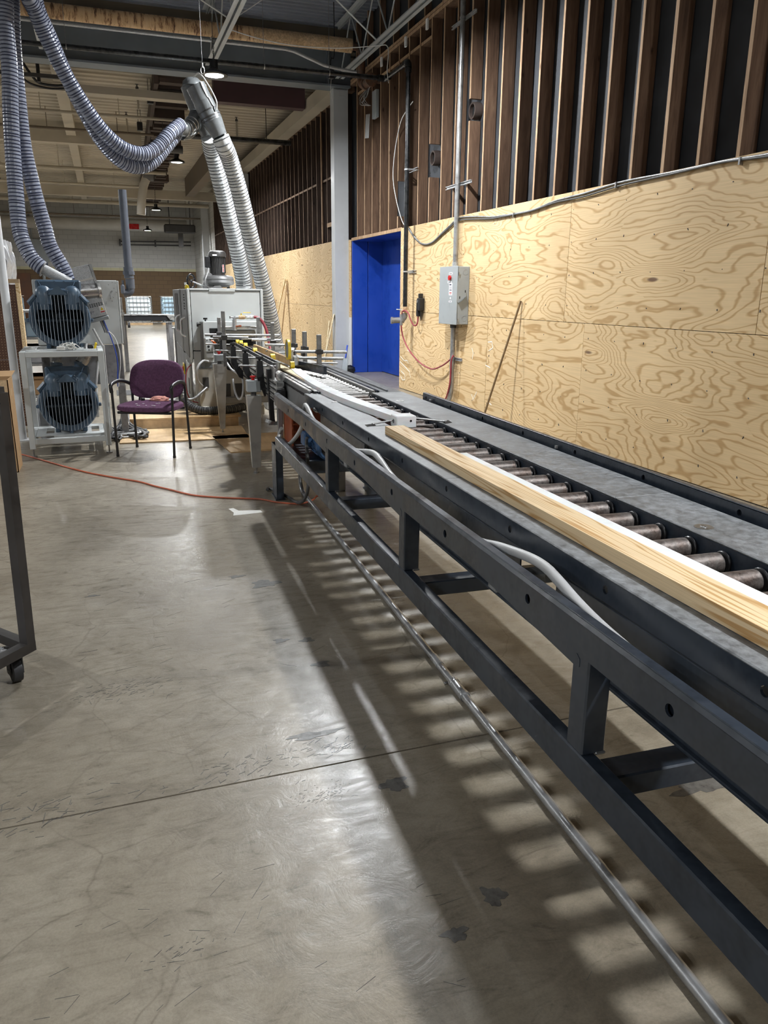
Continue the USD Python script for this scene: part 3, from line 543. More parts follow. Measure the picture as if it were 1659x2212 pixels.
part(cp, 'strap', cat(box(1.03, 1.08, 2.50, 2.515, .0, .004), box(1.05, 1.054, 2.50, 2.515, .0, .018)), 'steel', smooth=False)
part(cp, 'elbow', curve([(1.078, 5.48, .018), (1.08, 5.55, .03), (1.08, 5.6, .08), (1.08, 5.61, .16)], .018, .01, 12), 'conduit_grey', smooth=50)

# ================================================================== drive under the far end
dm = thing('drive_motor', 'blue electric gear motor on a dark shelf under the conveyor', 'motor', frame=CONV, base=(1.2, 5.4, .0))
part(dm, 'shelf', box(1.0, 1.55, 5.15, 6.1, .245, .335, .004), 'frame_paint', smooth=False)
part(dm, 'body', lathe([(0, -.16), (.08, -.16), (.085, -.10), (.085, .12), (.078, .14), (0, .14)], (1.20, 5.36, .42), 'y', 24), 'motor_blue')
part(dm, 'fan_cover', lathe([(0, -.07), (.075, -.07), (.088, -.05), (.088, 0), (0, 0)], (1.20, 5.20, .42), 'y', 24), 'motor_blue')
part(dm, 'grille', lathe([(0, -.002), (.062, -.002), (.062, 0), (0, 0)], (1.20, 5.129, .42), 'y', 20), 'dark_gap')
part(dm, 'terminal_box', box(1.06, 1.13, 5.33, 5.47, .40, .50, .01), 'motor_blue', smooth=False)
part(dm, 'gland', cyl((1.07, 5.36, .47), (1.095, 5.38, .47), .018, 10), 'steel_dull')
part(dm, 'fin', cat([turned(box(1.197, 1.203, 5.26, 5.46, .502, .513), a, (0, 1, 0), (1.2, 5.36, .42)) for a in range(0, 360, 20)]), 'motor_blue', smooth=False, kind='stuff')
og = thing('orange_guard', 'dull orange sheet-metal drive guard hanging beneath the conveyor end', 'guard', frame=CONV, base=(1.05, 6, .25))
part(og, 'panel', box(1.05, 1.45, 6.05, 6.08, .30, .74, .004), 'orange_paint', smooth=False)
part(og, 'panel', box(1.045, 1.055, 5.72, 6.08, .29, .74), 'orange_paint', smooth=False)
part(og, 'edge_post', box(.995, 1.035, 6.05, 6.10, .22, .76, .004), 'alu_grey', smooth=False)
part(og, 'bolt', lathe([(0, .008), (.009, .008), (.009, 0), (0, 0)], (1.07, 6.042, .33), 'y', 6), 'steel_dull')

# ================================================================== transfer table (second roller section)
tt = thing('transfer_table', 'grey steel roller table between the long conveyor and the machine', 'table', frame=CONV, base=(1.25, 7.2, 0))
part(tt, 'side_panel', box(1.03, 1.04, 4.98, 9.3, .60, .835, .003), 'machine_grey', smooth=False)
part(tt, 'side_panel', box(1.56, 1.57, 4.98, 9.3, .60, .835, .003), 'machine_grey', smooth=False)
part(tt, 'edge_strip', cat(box(1.028, 1.05, 5.0, 6.1, .835, .842), box(1.062, 1.085, 4.98, 6.2, .835, .842)), 'alu', smooth=False)
part(tt, 'edge_strip', box(1.088, 1.115, 4.97, 6.2, .80, .836), 'frame_paint', smooth=False)
part(tt, 'right_plate', box(1.50, 1.66, 4.96, 7.4, .815, .822, .002), 'frame_paint_dusty', smooth=False)
part(tt, 'rail', box(1.455, 1.475, 4.96, 7.0, .80, .835, .003), 'stainless', smooth=False)
part(tt, 'rail', cat(box(1.485, 1.492, 4.97, 7.0, .815, .832), box(1.50, 1.507, 4.97, 7.0, .818, .832)), 'frame_paint', smooth=False)
for u in np.arange(5.03, 7.1, .088): part(tt, 'roller', cat(cyl((1.09, u, .795), (1.45, u, .795), .022, 12), cyl((1.40, u, .795), (1.425, u, .795), .0245, 12)), 'stainless', smooth=40)
part(tt, 'bed', box(1.05, 1.56, 7.1, 9.35, .80, .838, .003), 'stainless', smooth=False)
part(tt, 'cross_member', cat(box(.78, 1.56, 8.75, 8.82, .26, .33, .005), box(1.03, 1.57, 6.3, 6.36, .62, .70)), 'stainless', smooth=False)
part(tt, 'leg', box(1.5, 1.56, 8.75, 8.82, 0, .80, .004), 'stainless', smooth=False)
part(tt, 'leg', box(1.5, 1.56, 5.2, 5.26, 0, .60, .004), 'frame_paint', smooth=False)
rb = random.Random(8)
part(tt, 'bristle_strip', cat([box(1.026, 1.031, u, u+.01, .79+rb.uniform(0, .006), .806) for u in np.arange(5.15, 6.1, .016)]), 'black_plastic', smooth=False, kind='stuff')

# ================================================================== side belt feeder
bf = thing('side_belt_feeder', 'aluminium side belt feeder with black belt and black clamp arms', 'feeder', frame=CONV, base=(.98, 7.5, 0))
def prism(sec, u0, u1, dv=0.):
    a = [(x, u0, z) for x, z in sec]+[(x+dv, u1, z) for x, z in sec]; return hull(a)
B0, B1 = 5.80, 9.35
part(bf, 'profile', cat(*[box(.945, 1.01, B0, B1, z, z+.036, .004) for z in (.655, .695, .735, .775)], box(.955, 1.0, B0, B1, .66, .81)), 'alu', 'grooved aluminium profile', smooth=False)
part(bf, 'slot', cat(*[box(.9425, .9445, B0, B1, z+.012, z+.024) for z in (.655, .695, .735, .775)]), 'dark_gap', smooth=False, kind='stuff')
part(bf, 'upper_rail', box(.99, 1.02, 6.2, B1, .835, .875, .004), 'alu_grey', smooth=False)
part(bf, 'back_plate', box(.965, .972, 6.0, 8.8, .80, .905), 'alu', smooth=False)
part(bf, 'belt', cat(box(1.025, 1.031, 6.38, B1, .838, .905), box(1.075, 1.081, 6.38, B1, .838, .905), box(1.031, 1.075, 6.4, B1, .885, .893)), 'rubber', 'black rubber belt', smooth=False)
part(bf, 'belt_edge', cat(box(1.024, 1.034, 6.36, B1, .905, .909), box(1.072, 1.083, 6.36, B1, .905, .909)), 'alu', smooth=False)
part(bf, 'end_pulley', cyl((1.053, 6.38, .835), (1.053, 6.38, .908), .030, 18), 'steel')
part(bf, 'end_cap', box(.945, 1.015, 5.765, B0, .655, .76, .006), 'black_plastic', smooth=False)
part(bf, 'drive_head', cat(box(.965, 1.02, 5.80, 5.92, .81, .885, .015), cyl((.992, 5.80, .86), (.992, 5.92, .86), .028, 14)), 'alu', smooth=30)
for i, u in enumerate((6.32, 7.0, 7.7, 8.5)):
    v = .905-.03*i*.9; z0 = .93+.012*i
    part(bf, 'clamp_arm', cat(hull([(v-.022, u-.02, z0), (v+.022, u-.02, z0), (v-.022, u+.02, z0), (v+.022, u+.02, z0), (v-.03, u-.022, .80), (v+.03, u-.022, .80), (v-.03, u+.022, .80), (v+.03, u+.022, .80)]),
        hull([(v-.03, u-.02, .80), (v+.03, u-.02, .80), (.935, u-.02, .72), (.935, u-.02, .64), (v+.045, u-.02, .66), (v-.03, u+.02, .80), (v+.03, u+.02, .80), (.935, u+.02, .72), (.935, u+.02, .64), (v+.045, u+.02, .66)])), 'black_plastic', smooth=False)
    kn = part(bf, 'knob', cat(lathe([(0, .035), (.024, .035), (.028, .028), (.028, .018), (.012, .012), (.010, 0), (0, 0)], (v, u, z0), n=14), *[box(v+.024*math.cos(a)-.007, v+.024*math.cos(a)+.007, u+.024*math.sin(a)-.007, u+.024*math.sin(a)+.007, z0+.016, z0+.032) for a in np.arange(0, 6.2, 1.256)]), 'black_plastic', smooth=40)
    part(bf, 'rod', cyl((v-.17, u, z0-.035), (v+.13, u, z0-.045), .0075, 12), 'steel', smooth=50)
    part(bf, 'rod_pin', cyl((v+.115, u, z0-.05), (v+.115, u, z0-.02), .006, 8), 'motor_dark')
part(bf, 'tall_arm', hull([(.945, 6.10, .46), (.98, 6.10, .46), (.945, 6.16, .46), (.98, 6.16, .46), (.93, 6.10, .88), (.965, 6.10, .88), (.93, 6.16, .88), (.965, 6.16, .88)]), 'black_plastic', smooth=False)
part(bf, 'tall_foot', cat(cyl((.945, 6.13, .45), (.955, 6.13, .475), .045, 14), box(.93, 1.0, 6.1, 6.16, .44, .46)), 'steel_dull')
for (v, u, zt, zb) in ((.80, 8.0, 1.28, .74), (.815, 8.6, 1.20, .95)):
    part(bf, 'square_post', box(v-.018, v+.018, u-.018, u+.018, zb, zt, .003), 'steel_dull', smooth=False)
    part(bf, 'post_clamp', box(v-.03, v+.03, u-.03, u+.03, 1.0, 1.05, .004), 'motor_dark', smooth=False)
part(bf, 'cross_rod', cyl((.66, 8.6, 1.02), (1.46, 8.6, 1.01), .0135, 14), 'steel', smooth=50)
part(bf, 'cross_rod', cyl((.69, 8.0, 1.03), (1.04, 8.0, 1.02), .0135, 14), 'steel', smooth=50)
part(bf, 'cross_rod', cyl((.72, 8.8, .965), (1.40, 8.8, .965), .009, 14), 'steel', smooth=50)

# ================================================================== hold-down wheels and their rods on the right
hd = thing('hold_down_guide', 'hold-down guide of steel rods carrying yellow wheels above the board', 'guide', frame=CONV, base=(1.25, 7.3, .8))
def wheel(v, u, z, r, w, lab=None):
    p = part(hd, 'wheel', lathe([(r*.8, -w/2), (r, -w/2), (r, w/2), (r*.8, w/2), (r*.8, -w/2)], (v, u, z), 'x', 28), 'yellow_plastic', lab, smooth=40)
    part(hd, 'wheel_disc', lathe([(0, -w*.38), (r*.82, -w*.38), (r*.82, w*.38), (0, w*.38)], (v, u, z), 'x', 28), 'cast_grey')
    return p
wheel(1.165, 6.46, 1.005, .085, .022, 'large yellow-rimmed wheel'); wheel(1.185, 6.40, .885, .030, .034)
for v, u, z in ((1.12, 7.0, .892), (1.075, 7.8, .892), (1.085, 8.6, .892), (1.085, 9.0, .895), (1.065, 9.15, .9)): wheel(v, u, z, .042, .04)
part(hd, 'wheel_arm', cat(hull([(1.185, 6.46, 1.01), (1.21, 6.46, 1.03), (1.215, 6.5, .89), (1.19, 6.5, .87), (1.19, 6.42, .89)]), cyl((1.175, 6.46, 1.005), (1.215, 6.46, 1.005), .016, 12), box(1.20, 1.25, 6.44, 6.56, .87, .95, .01)), 'alu', smooth=30)
part(hd, 'guide_plank', hull([(v, u, z) for v, u in ((1.15, 8.45), (1.175, 8.45), (1.19, 6.55), (1.215, 6.55)) for z in (.868, .925)]), 'pallet_wood', 'worn wooden guide strip', smooth=False)
part(hd, 'guide_plate', hull([(v, u, z) for v, u in ((1.24, 6.62), (1.26, 6.62), (1.36, 6.0), (1.385, 6.0)) for z in (.84, .905)]), 'frame_paint', smooth=False)
for v, u, z0, z1 in ((1.43, 7.6, .82, 1.12), (1.435, 7.1, .82, 1.12), (1.485, 6.72, .76, 1.11), (1.32, 8.2, .84, 1.16), (1.29, 9.0, .84, 1.19)):
    part(hd, 'square_post', box(v-.019, v+.019, u-.019, u+.019, z0, z1, .003), 'steel_dull', smooth=False)
    part(hd, 'post_clamp', box(v-.028, v+.032, u-.03, u+.03, .945, .985, .005), 'motor_dark', smooth=False)
for a, b, r in (((1.24, 6.75, .968), (1.74, 6.75, .955), .013), ((1.30, 6.76, .912), (1.71, 6.76, .898), .013), ((1.50, 6.80, .862), (1.67, 6.80, .855), .008), ((1.15, 7.6, .975), (1.42, 7.6, .965), .013), ((1.10, 8.2, .985), (1.40, 8.2, .98), .013), ((1.20, 7.15, .93), (1.36, 7.15, .925), .009), ((1.15, 7.6, .915), (1.40, 7.6, .91), .009)):
    part(hd, 'rod', cyl(a, b, r, 14), 'steel', smooth=50)
part(hd, 'clamp_bracket', box(1.40, 1.43, 7.05, 7.12, .90, .99, .004), 'motor_dark', smooth=False)
part(hd, 'clamp_bracket', box(1.24, 1.27, 6.7, 6.8, .90, 1.0, .004), 'motor_dark', smooth=False)
part(hd, 'foot_block', cat(box(1.455, 1.52, 6.68, 6.78, .80, .83, .006), box(1.44, 1.47, 6.5, 6.62, .82, .845, .004)), 'steel', smooth=False)

# ================================================================== emergency-stop pedestals
def pedestal(label, v, u, h, hb, w0, w1):
    t = thing('stop_pedestal', label, 'pedestal', 'tapered emergency stop pedestals', frame=CONV, base=(v, u, 0))
    c = lambda w, z: [(v-w/2, u-w*.42, z), (v+w/2, u-w*.42, z), (v-w/2, u+w*.42, z), (v+w/2, u+w*.42, z)]
    part(t, 'leg', hull(c(w0, h)+c(w0, h-.02)+c(w1, .05)), 'sheet_steel', 'tapered sheet-steel leg', smooth=False)
    part(t, 'foot', cat(cyl((v, u, 0), (v, u, .06), .008, 8), cyl((v, u, 0), (v, u, .012), .025, 14)), 'steel_dull')
    part(t, 'neck', box(v-.02, v+.02, u-.02, u+.02, h, h+.03), 'motor_dark', smooth=False)
    part(t, 'button_box', box(v-.055, v+.055, u-.05, u+.05, h+.03, h+hb, .006), 'box_grey', smooth=False)
    part(t, 'button', lathe([(0, .034), (.020, .034), (.024, .029), (.024, .020), (.014, .016), (.014, 0), (0, 0)], (v, u, h+hb), n=18), 'red_plastic', 'red mushroom button')
    return t
pedestal('nearer pewter pedestal with red stop button beside the conveyor end', .85, 6.35, .65, .125, .115, .066)
pedestal('farther pewter pedestal with red stop button below the machine', .775, 8.35, .735, .10, .135, .05)

# ================================================================== white enclosed machine
mc = thing('moulding_machine', 'large off-white enclosed woodworking machine with rounded door frame at the end of the conveyor', 'machine', frame=CONV, base=(.97, 11, 0))
part(mc, 'enclosure', box(.56, 1.345, 9.45, 13.1, .70, 1.495, .012), 'machine_white', smooth=False)
part(mc, 'front_frame', cat(box(.545, .578, 9.42, 9.46, .66, 1.50, .008), box(1.385, 1.418, 9.42, 9.46, .66, 1.50, .008), box(.578, .79, 9.42, 9.46, 1.478, 1.50, .004), box(1.10, 1.385, 9.42, 9.46, 1.478, 1.50, .004), box(.796, 1.094, 9.418, 9.46, 1.465, 1.502, .004)), 'machine_white', smooth=False)
part(mc, 'shadow_gap', box(.57, 1.39, 9.444, 9.452, .70, 1.484), 'dark_gap', smooth=False)
part(mc, 'front_panel', box(.584, 1.379, 9.43, 9.45, .80, 1.472, .006), 'machine_white', smooth=False)
part(mc, 'lower_panel', box(.584, 1.379, 9.43, 9.45, .10, .792, .006), 'machine_white', smooth=False)
for z in (.826, .800): part(mc, 'screw', lathe([(0, .006), (.008, .006), (.008, 0), (0, 0)], (.598, 9.43, z), 'y', 10), 'motor_dark')
part(mc, 'screw', lathe([(0, .006), (.006, .006), (.006, 0), (0, 0)], (.561, 9.42, 1.20), 'y', 10), 'motor_dark')
# left (operator) side: doors, black strips, handles, vents
part(mc, 'side_door', box(.535, .56, 9.47, 10.55, .72, 1.492, .005), 'machine_grey', 'grey sliding side door', smooth=False)
part(mc, 'black_strip', box(.533, .56, 10.56, 10.86, .70, 1.49), 'black_plastic', smooth=False)
part(mc, 'side_door', box(.535, .56, 10.87, 12.9, .72, 1.492, .005), 'machine_grey', smooth=False)
part(mc, 'window_slot', box(.530, .537, 11.3, 12.2, .95, 1.44), 'black_plastic', smooth=False)
for u in (9.85, 11.0): part(mc, 'door_handle', curve([(.54, u, .94), (.50, u, .955), (.478, u, .98), (.478, u, 1.05), (.478, u, 1.12), (.50, u, 1.15), (.54, u, 1.165)], .011, .01, 10), 'bar_white', 'white bow handle', smooth=60)
part(mc, 'vent', cat(*[box(.531, .537, 9.75, 9.95, z, z+.012) for z in (1.26, 1.29, 1.32, 1.36, 1.39, 1.42)]), 'dark_gap', smooth=False, kind='stuff')
part(mc, 'lower_side', cat(box(.545, .56, 9.46, 13.0, .18, .70, .004)), 'machine_grey', smooth=False)
part(mc, 'cabinet_door', box(.53, .55, 9.55, 10.15, .25, .64, .004), 'machine_white', smooth=False)
part(mc, 'main_switch', cat(box(.515, .53, 10.5, 10.75, .42, .56, .006)), 'yellow_plastic', smooth=False)
part(mc, 'switch_handle', box(.50, .516, 10.55, 10.7, .46, .52, .006), 'red_plastic', smooth=False)
part(mc, 'louvre', cat(*[box(.524, .531, 9.62, 9.78, z, z+.008) for z in np.arange(.27, .46, .016)]), 'motor_dark', smooth=False, kind='stuff')
part(mc, 'base_frame', cat(box(.62, 1.36, 9.30, 9.44, .10, .60, .01), box(.60, .72, 9.28, 12.9, .04, .16, .01), box(1.25, 1.37, 9.28, 12.9, .04, .16, .01)), 'machine_cream', smooth=False)
part(mc, 'base_port', cat(box(.66, .73, 9.29, 9.31, .38, .50, .003), box(.86, .98, 9.29, 9.31, .22, .42, .003), box(1.02, 1.14, 9.29, 9.31, .22, .42, .003)), 'motor_dark', smooth=False, kind='stuff')
part(mc, 'leveling_foot', cyl((.65, 9.35, 0), (.65, 9.35, .05), .03, 12), 'steel_dull')
part(mc, 'leveling_foot', cyl((1.32, 9.35, 0), (1.32, 9.35, .05), .03, 12), 'steel_dull')
# spindle hood bolted to the front
part(mc, 'hood', hull([(v, u, z) for v, z in ((.695, .68), (.80, .68), (.80, .88), (.695, 1.135), (.705, 1.14)) for u in (9.24, 9.43)]), 'machine_white', smooth=False)
part(mc, 'hood_face', box(.70, 1.325, 9.26, 9.43, .97, 1.135, .006), 'machine_white', smooth=False)
part(mc, 'hood_side', hull([(.66, 9.35, .55), (.70, 9.35, .55), (.66, 9.43, .55), (.70, 9.43, .55), (.675, 9.24, 1.13), (.70, 9.24, 1.13), (.675, 9.43, 1.13), (.70, 9.43, 1.13)]), 'machine_grey', smooth=False)
part(mc, 'hood_opening', box(.765, .86, 9.255, 9.262, .955, 1.06), 'dark_gap', smooth=False)
part(mc, 'infeed_opening', box(.86, 1.29, 9.25, 9.262, .86, 1.02), 'dark_gap', smooth=False)
part(mc, 'infeed_beam', box(.85, 1.30, 9.18, 9.25, 1.055, 1.085, .006), 'alu', smooth=False)
part(mc, 'infeed_beam', box(.90, 1.28, 9.20, 9.25, .995, 1.035, .006), 'stainless', smooth=False)
part(mc, 'adjust_block', box(.70, .80, 9.14, 9.26, .80, .955, .008), 'machine_white', smooth=False)
part(mc, 'adjust_block', box(.71, .80, 9.16, 9.27, .73, .792, .008), 'machine_white', smooth=False)
for v, z, r in ((.735, .862, .014), (.74, .825, .010), (.722, .93, .006), (.76, .935, .006)): part(mc, 'bore', disc((v, 9.1395, z), r, (0, -1, 0), .001, 12), 'dark_gap')
part(mc, 'clamp_lever', cat(cyl((.80, 9.15, .905), (.805, 9.10, .90), .016, 10), hull([(.79, 9.11, .905), (.815, 9.11, .905), (.80, 9.09, .915), (.755, 9.10, .94), (.76, 9.11, .948), (.80, 9.10, .89)])), 'orange_plastic')
part(mc, 'star_knob', cat(cyl((.73, 9.33, 1.135), (.73, 9.33, 1.155), .008, 8), lathe([(0, .02), (.025, .02), (.025, 0), (0, 0)], (.73, 9.33, 1.155), n=7)), 'black_plastic')
part(mc, 'star_knob', cat(cyl((.68, 9.33, 1.10), (.64, 9.33, 1.10), .007, 8), lathe([(0, .02), (.025, .02), (.025, 0), (0, 0)], (.63, 9.33, 1.10), 'x', 7)), 'black_plastic')
# air pipe with brass valve
vp = thing('valve_pipe', 'foil-taped steel pipe with yellow-handled valve above the machine infeed', 'pipe', frame=CONV, base=(1.1, 9.15, 1.05))
part(vp, 'pipe', cat(cyl((1.04, 9.14, 1.04), (1.04, 9.14, 1.16), .025, 14), curve([(1.04, 9.14, 1.15), (1.045, 9.14, 1.178), (1.07, 9.14, 1.185), (1.10, 9.14, 1.185)], .019, .008, 12), cyl((1.10, 9.14, 1.185), (1.25, 9.14, 1.187), .015, 12)), 'galv', smooth=40)
part(vp, 'valve_body', lathe([(0, -.045), (.014, -.045), (.022, -.03), (.024, 0), (.022, .03), (.014, .045), (0, .045)], (1.125, 9.14, 1.186), 'x', 14), 'pipe_wrap')
part(vp, 'foil_wrap', lathe([(0, -.05), (.018, -.05), (.024, -.03), (.02, 0), (.025, .025), (.019, .05), (0, .05)], (1.21, 9.14, 1.187), 'x', 9), 'alu')
part(vp, 'valve_handle', cat(cyl((1.12, 9.14, 1.20), (1.12, 9.14, 1.23), .006, 8), box(1.14, 1.23, 9.125, 9.155, 1.232, 1.24, .003)), 'yellow_plastic', 'yellow lever')
part(vp, 'side_tap', cat(cyl((1.0, 9.14, 1.185), (1.04, 9.14, 1.18), .008, 8), box(.985, 1.0, 9.13, 9.15, 1.17, 1.20, .003)), 'steel_dull')
part(vp, 'side_tap', cat(cyl((1.05, 9.12, 1.085), (1.09, 9.12, 1.09), .008, 8), box(1.085, 1.115, 9.11, 9.13, 1.08, 1.10, .004)), 'orange_paint')
rh = thing('red_air_hose', 'dark red hose curving from the taped pipe down behind the guide', 'hose', frame=CONV, base=(1.35, 9.1, .8))
part(rh, 'hose', curve([(1.25, 9.14, 1.188), (1.29, 9.14, 1.185), (1.33, 9.13, 1.165), (1.365, 9.12, 1.12), (1.39, 9.1, 1.06), (1.405, 9.08, .98), (1.415, 9.05, .90), (1.42, 9.0, .82)], .017, .015, 12), 'hose_red', smooth=60)
# motor and fan volute on the roof
mm = thing('spindle_motor', 'dark grey vertical motor on a cast fan housing on top of the white machine', 'motor', frame=CONV, base=(1.0, 10.3, 1.495))
part(mm, 'volute', lathe([(0, 0), (.10, 0), (.13, .02), (.17, .03), (.185, .055), (.175, .085), (.18, .10), (.165, .13), (.11, .145), (0, .145)], (1.015, 10.35, 1.52), n=14), 'cast_grey', smooth=25)
part(mm, 'outlet_cone', cat(hull([(.86, 10.25, 1.52), (.86, 10.5, 1.52), (.90, 10.25, 1.65), (.90, 10.45, 1.65), (.79, 10.3, 1.52), (.79, 10.45, 1.52), (.82, 10.3, 1.60), (.82, 10.42, 1.60), (.98, 10.3, 1.66), (.98, 10.45, 1.66), (.98, 10.3, 1.52)]), lathe([(.0, .0), (.07, .0), (.072, .03), (0, .03)], (.88, 10.3, 1.62), 'y', 16)), 'cast_grey', smooth=25)
part(mm, 'foot', cat(cyl((.96, 10.3, 1.495), (.96, 10.3, 1.53), .02, 10), cyl((1.12, 10.35, 1.495), (1.12, 10.35, 1.53), .02, 10)), 'motor_dark')
body = [lathe([(0, 0), (.088, 0), (.088, .24), (0, .24)], (1.0, 10.35, 1.665), n=24)]
body += [turned(box(1.086, 1.098, 10.347, 10.353, 1.69, 1.885), a, (0, 0, 1), (1.0, 10.35, 0)) for a in range(0, 360, 12)]
part(mm, 'body', cat(body), 'motor_dark', smooth=False)
part(mm, 'fan_cap', lathe([(0, .075), (.07, .075), (.10, .06), (.112, .035), (.112, 0), (0, 0)], (1.0, 10.35, 1.885), n=26), 'motor_dark')
part(mm, 'terminal_box', box(.845, .915, 10.30, 10.42, 1.75, 1.89, .008), 'black_plastic', smooth=False)
part(mm, 'label', box(.93, .985, 10.234, 10.2355, 1.892, 1.912), 'label_white', smooth=False)
part(mm, 'label', cat(box(1.045, 1.068, 10.249, 10.2515, 1.70, 1.79)), 'label_white', 'white and red vertical label', smooth=False)
part(mm, 'label_mark', cat(*[box(1.049, 1.064, 10.247, 10.2495, z, z+.014) for z in (1.708, 1.73, 1.752, 1.772)]), 'ink_red', smooth=False)
part(mm, 'cable', curve([(.88, 10.3, 1.75), (.87, 10.28, 1.70), (.84, 10.24, 1.64), (.82, 10.22, 1.58), (.84, 10.22, 1.53), (.90, 10.22, 1.50)], .009, .02, 8), 'hose_grey', smooth=60)
part(mm, 'white_rag', hull([(.88, 10.1, 1.50), (1.03, 10.1, 1.50), (.90, 10.2, 1.50), (1.02, 10.2, 1.50), (.93, 10.14, 1.535), (1.0, 10.15, 1.54)]), 'label_white')
hw = thing('hand_wheel', 'black spoked hand wheel with steel crank on the machine roof', 'hand wheel', frame=CONV, base=(.66, 10.3, 1.495))
th = np.linspace(0, 2*np.pi, 25)
part(hw, 'rim', tube([(.66+.02*math.sin(a)*0+.052*math.cos(a), 10.3+.05*math.cos(a), 1.59+.082*math.sin(a)) for a in th], .011, 8, cap=False), 'black_plastic', smooth=60)
part(hw, 'spoke', cat(*[cyl((.66, 10.3, 1.59), (.66+.052*math.cos(a), 10.3+.05*math.cos(a), 1.59+.082*math.sin(a)), .006, 6) for a in (.5, 2.6, 4.7)], lathe([(0, .02), (.018, .02), (.018, -.02), (0, -.02)], (.66, 10.3, 1.59), 'y', 10)), 'black_plastic')
part(hw, 'shaft', cat(cyl((.66, 10.3, 1.59), (.84, 10.3, 1.52), .010, 10), cyl((.66, 10.26, 1.60), (.66, 10.3, 1.59), .01, 8)), 'steel')
part(hw, 'bearing', box(.80, .86, 10.26, 10.34, 1.495, 1.54, .008), 'cast_grey', smooth=False)
yb = thing('yellow_bottle', 'small white and yellow bottle on the left corner of the machine roof', 'bottle', frame=CONV, base=(.525, 9.9, 1.495))
part(yb, 'body', lathe([(0, 0), (.022, 0), (.028, .02), (.02, .045), (0, .05)], (.58, 9.9, 1.495), n=14), 'yellow_plastic'); part(yb, 'cap', lathe([(0, 0), (.014, 0), (.014, .03), (0, .03)], (.565, 9.9, 1.54), n=10), 'label_white')
# loose hoses and clutter round the machine base
fh = thing('black_floor_hose', 'black ribbed hose lying on the boards under the machine front', 'hose', frame=CONV, base=(.8, 9.0, .1))
FP = [(.42, 9.1, .27), (.50, 9.0, .20), (.62, 8.95, .16), (.78, 8.95, .16), (.95, 9.0, .16), (1.1, 9.1, .17)]
part(fh, 'hose', curve(FP, .045, .02, 12), 'hose_dark', smooth=60); part(fh, 'rib', ribs(FP, .025, .046, .004, 12, 4), 'rubber', smooth=False, kind='stuff')
fh2 = thing('grey_machine_hose', 'grey flexible hose arching out of the machine front above the pedestal', 'hose', frame=CONV, base=(.6, 9.1, .4))
part(fh2, 'hose', curve([(.72, 9.1, .70), (.66, 9.05, .71), (.60, 9.0, .66), (.575, 9.0, .58), (.585, 9.05, .50), (.62, 9.15, .44), (.66, 9.3, .40)], .013, .015, 10), 'hose_grey', smooth=60)
fh3 = thing('pedestal_cable', 'white cable looping from the farther stop pedestal under the feeder', 'cable', frame=CONV, base=(.85, 8.3, .4))
part(fh3, 'cable', curve([(.815, 8.3, .80), (.84, 8.28, .76), (.87, 8.1, .70), (.91, 7.9, .67), (.93, 7.7, .64), (.92, 7.6, .55), (.90, 7.6, .47), (.88, 7.7, .45), (.86, 7.8, .52), (.86, 7.9, .62)], .010, .015, 10), 'hose_grey', smooth=60)
fh4 = thing('braided_hose', 'braided steel hose sagging from the machine base beside the purple chair', 'hose', frame=CONV, base=(.55, 9.2, .3))
part(fh4, 'hose', curve([(.70, 9.28, .38), (.62, 9.2, .33), (.55, 9.1, .29), (.48, 9.05, .28), (.42, 9.1, .31)], .018, .015, 10), 'steel_dull', smooth=60)
fh5 = thing('red_cabinet_hose', 'thin red hose hanging down the white machine door beside the chair', 'hose', frame=CONV, base=(.52, 9.3, .3))
part(fh5, 'hose', curve([(.545, 9.4, .64), (.50, 9.35, .60), (.475, 9.35, .52), (.47, 9.35, .40), (.49, 9.35, .28), (.54, 9.35, .22), (.60, 9.35, .20)], .007, .015, 8), 'hose_red', smooth=60)

# ================================================================== dust hoses and duct
def ribbed(name, label, P, R, pitch, wall, rib, group=None, frame=CONV, rr=.0045):
    P = np.array(P, float); t = thing(name, label, 'hose', group, frame=frame, base=P.mean(0))
    part(t, 'wall', curve(P, R, .03, 18), wall, smooth=60); part(t, 'reinforcing_rib', ribs(P, pitch, R, rr, 18, 4), rib, smooth=False, kind='stuff'); return t
H2a = [(-0.7, 8.0, 3.88), (-0.66, 8.09, 3.79), (-0.61, 8.18, 3.65), (-0.5, 8.27, 3.4), (-0.36, 8.36, 3.15), (-0.2, 8.45, 2.93), (-0.03, 8.54, 2.8), (0.15, 8.63, 2.77), (0.29, 8.72, 2.84), (0.44, 8.81, 3.0), (0.56, 8.95, 3.12)]
H2b = [(-0.66, 8.15, 3.93), (-0.64, 8.24, 3.81), (-0.58, 8.33, 3.66), (-0.49, 8.42, 3.41), (-0.37, 8.51, 3.14), (-0.23, 8.6, 2.88), (-0.09, 8.69, 2.73), (0.06, 8.78, 2.67), (0.23, 8.87, 2.72), (0.39, 8.96, 2.89), (0.53, 9.05, 3.06)]
H1a = [(-0.87, 8.1, 4.2), (-0.88, 8.1, 3.89), (-0.9, 8.1, 3.62), (-0.91, 8.1, 3.3), (-0.94, 8.1, 2.97), (-0.96, 8.1, 2.63), (-0.97, 8.09, 2.34), (-0.975, 8.07, 2.02), (-0.95, 8.04, 1.88), (-0.89, 8.02, 1.74), (-0.81, 8.0, 1.66)]
H1b = [(-0.82, 8.2, 4.2), (-0.84, 8.2, 3.93), (-0.87, 8.21, 3.55), (-0.88, 8.22, 3.11), (-0.88, 8.23, 2.77), (-0.86, 8.24, 2.54), (-0.82, 8.26, 2.25), (-0.78, 8.27, 2.04), (-0.75, 8.28, 1.87), (-0.67, 8.29, 1.7), (-0.61, 8.3, 1.56)]
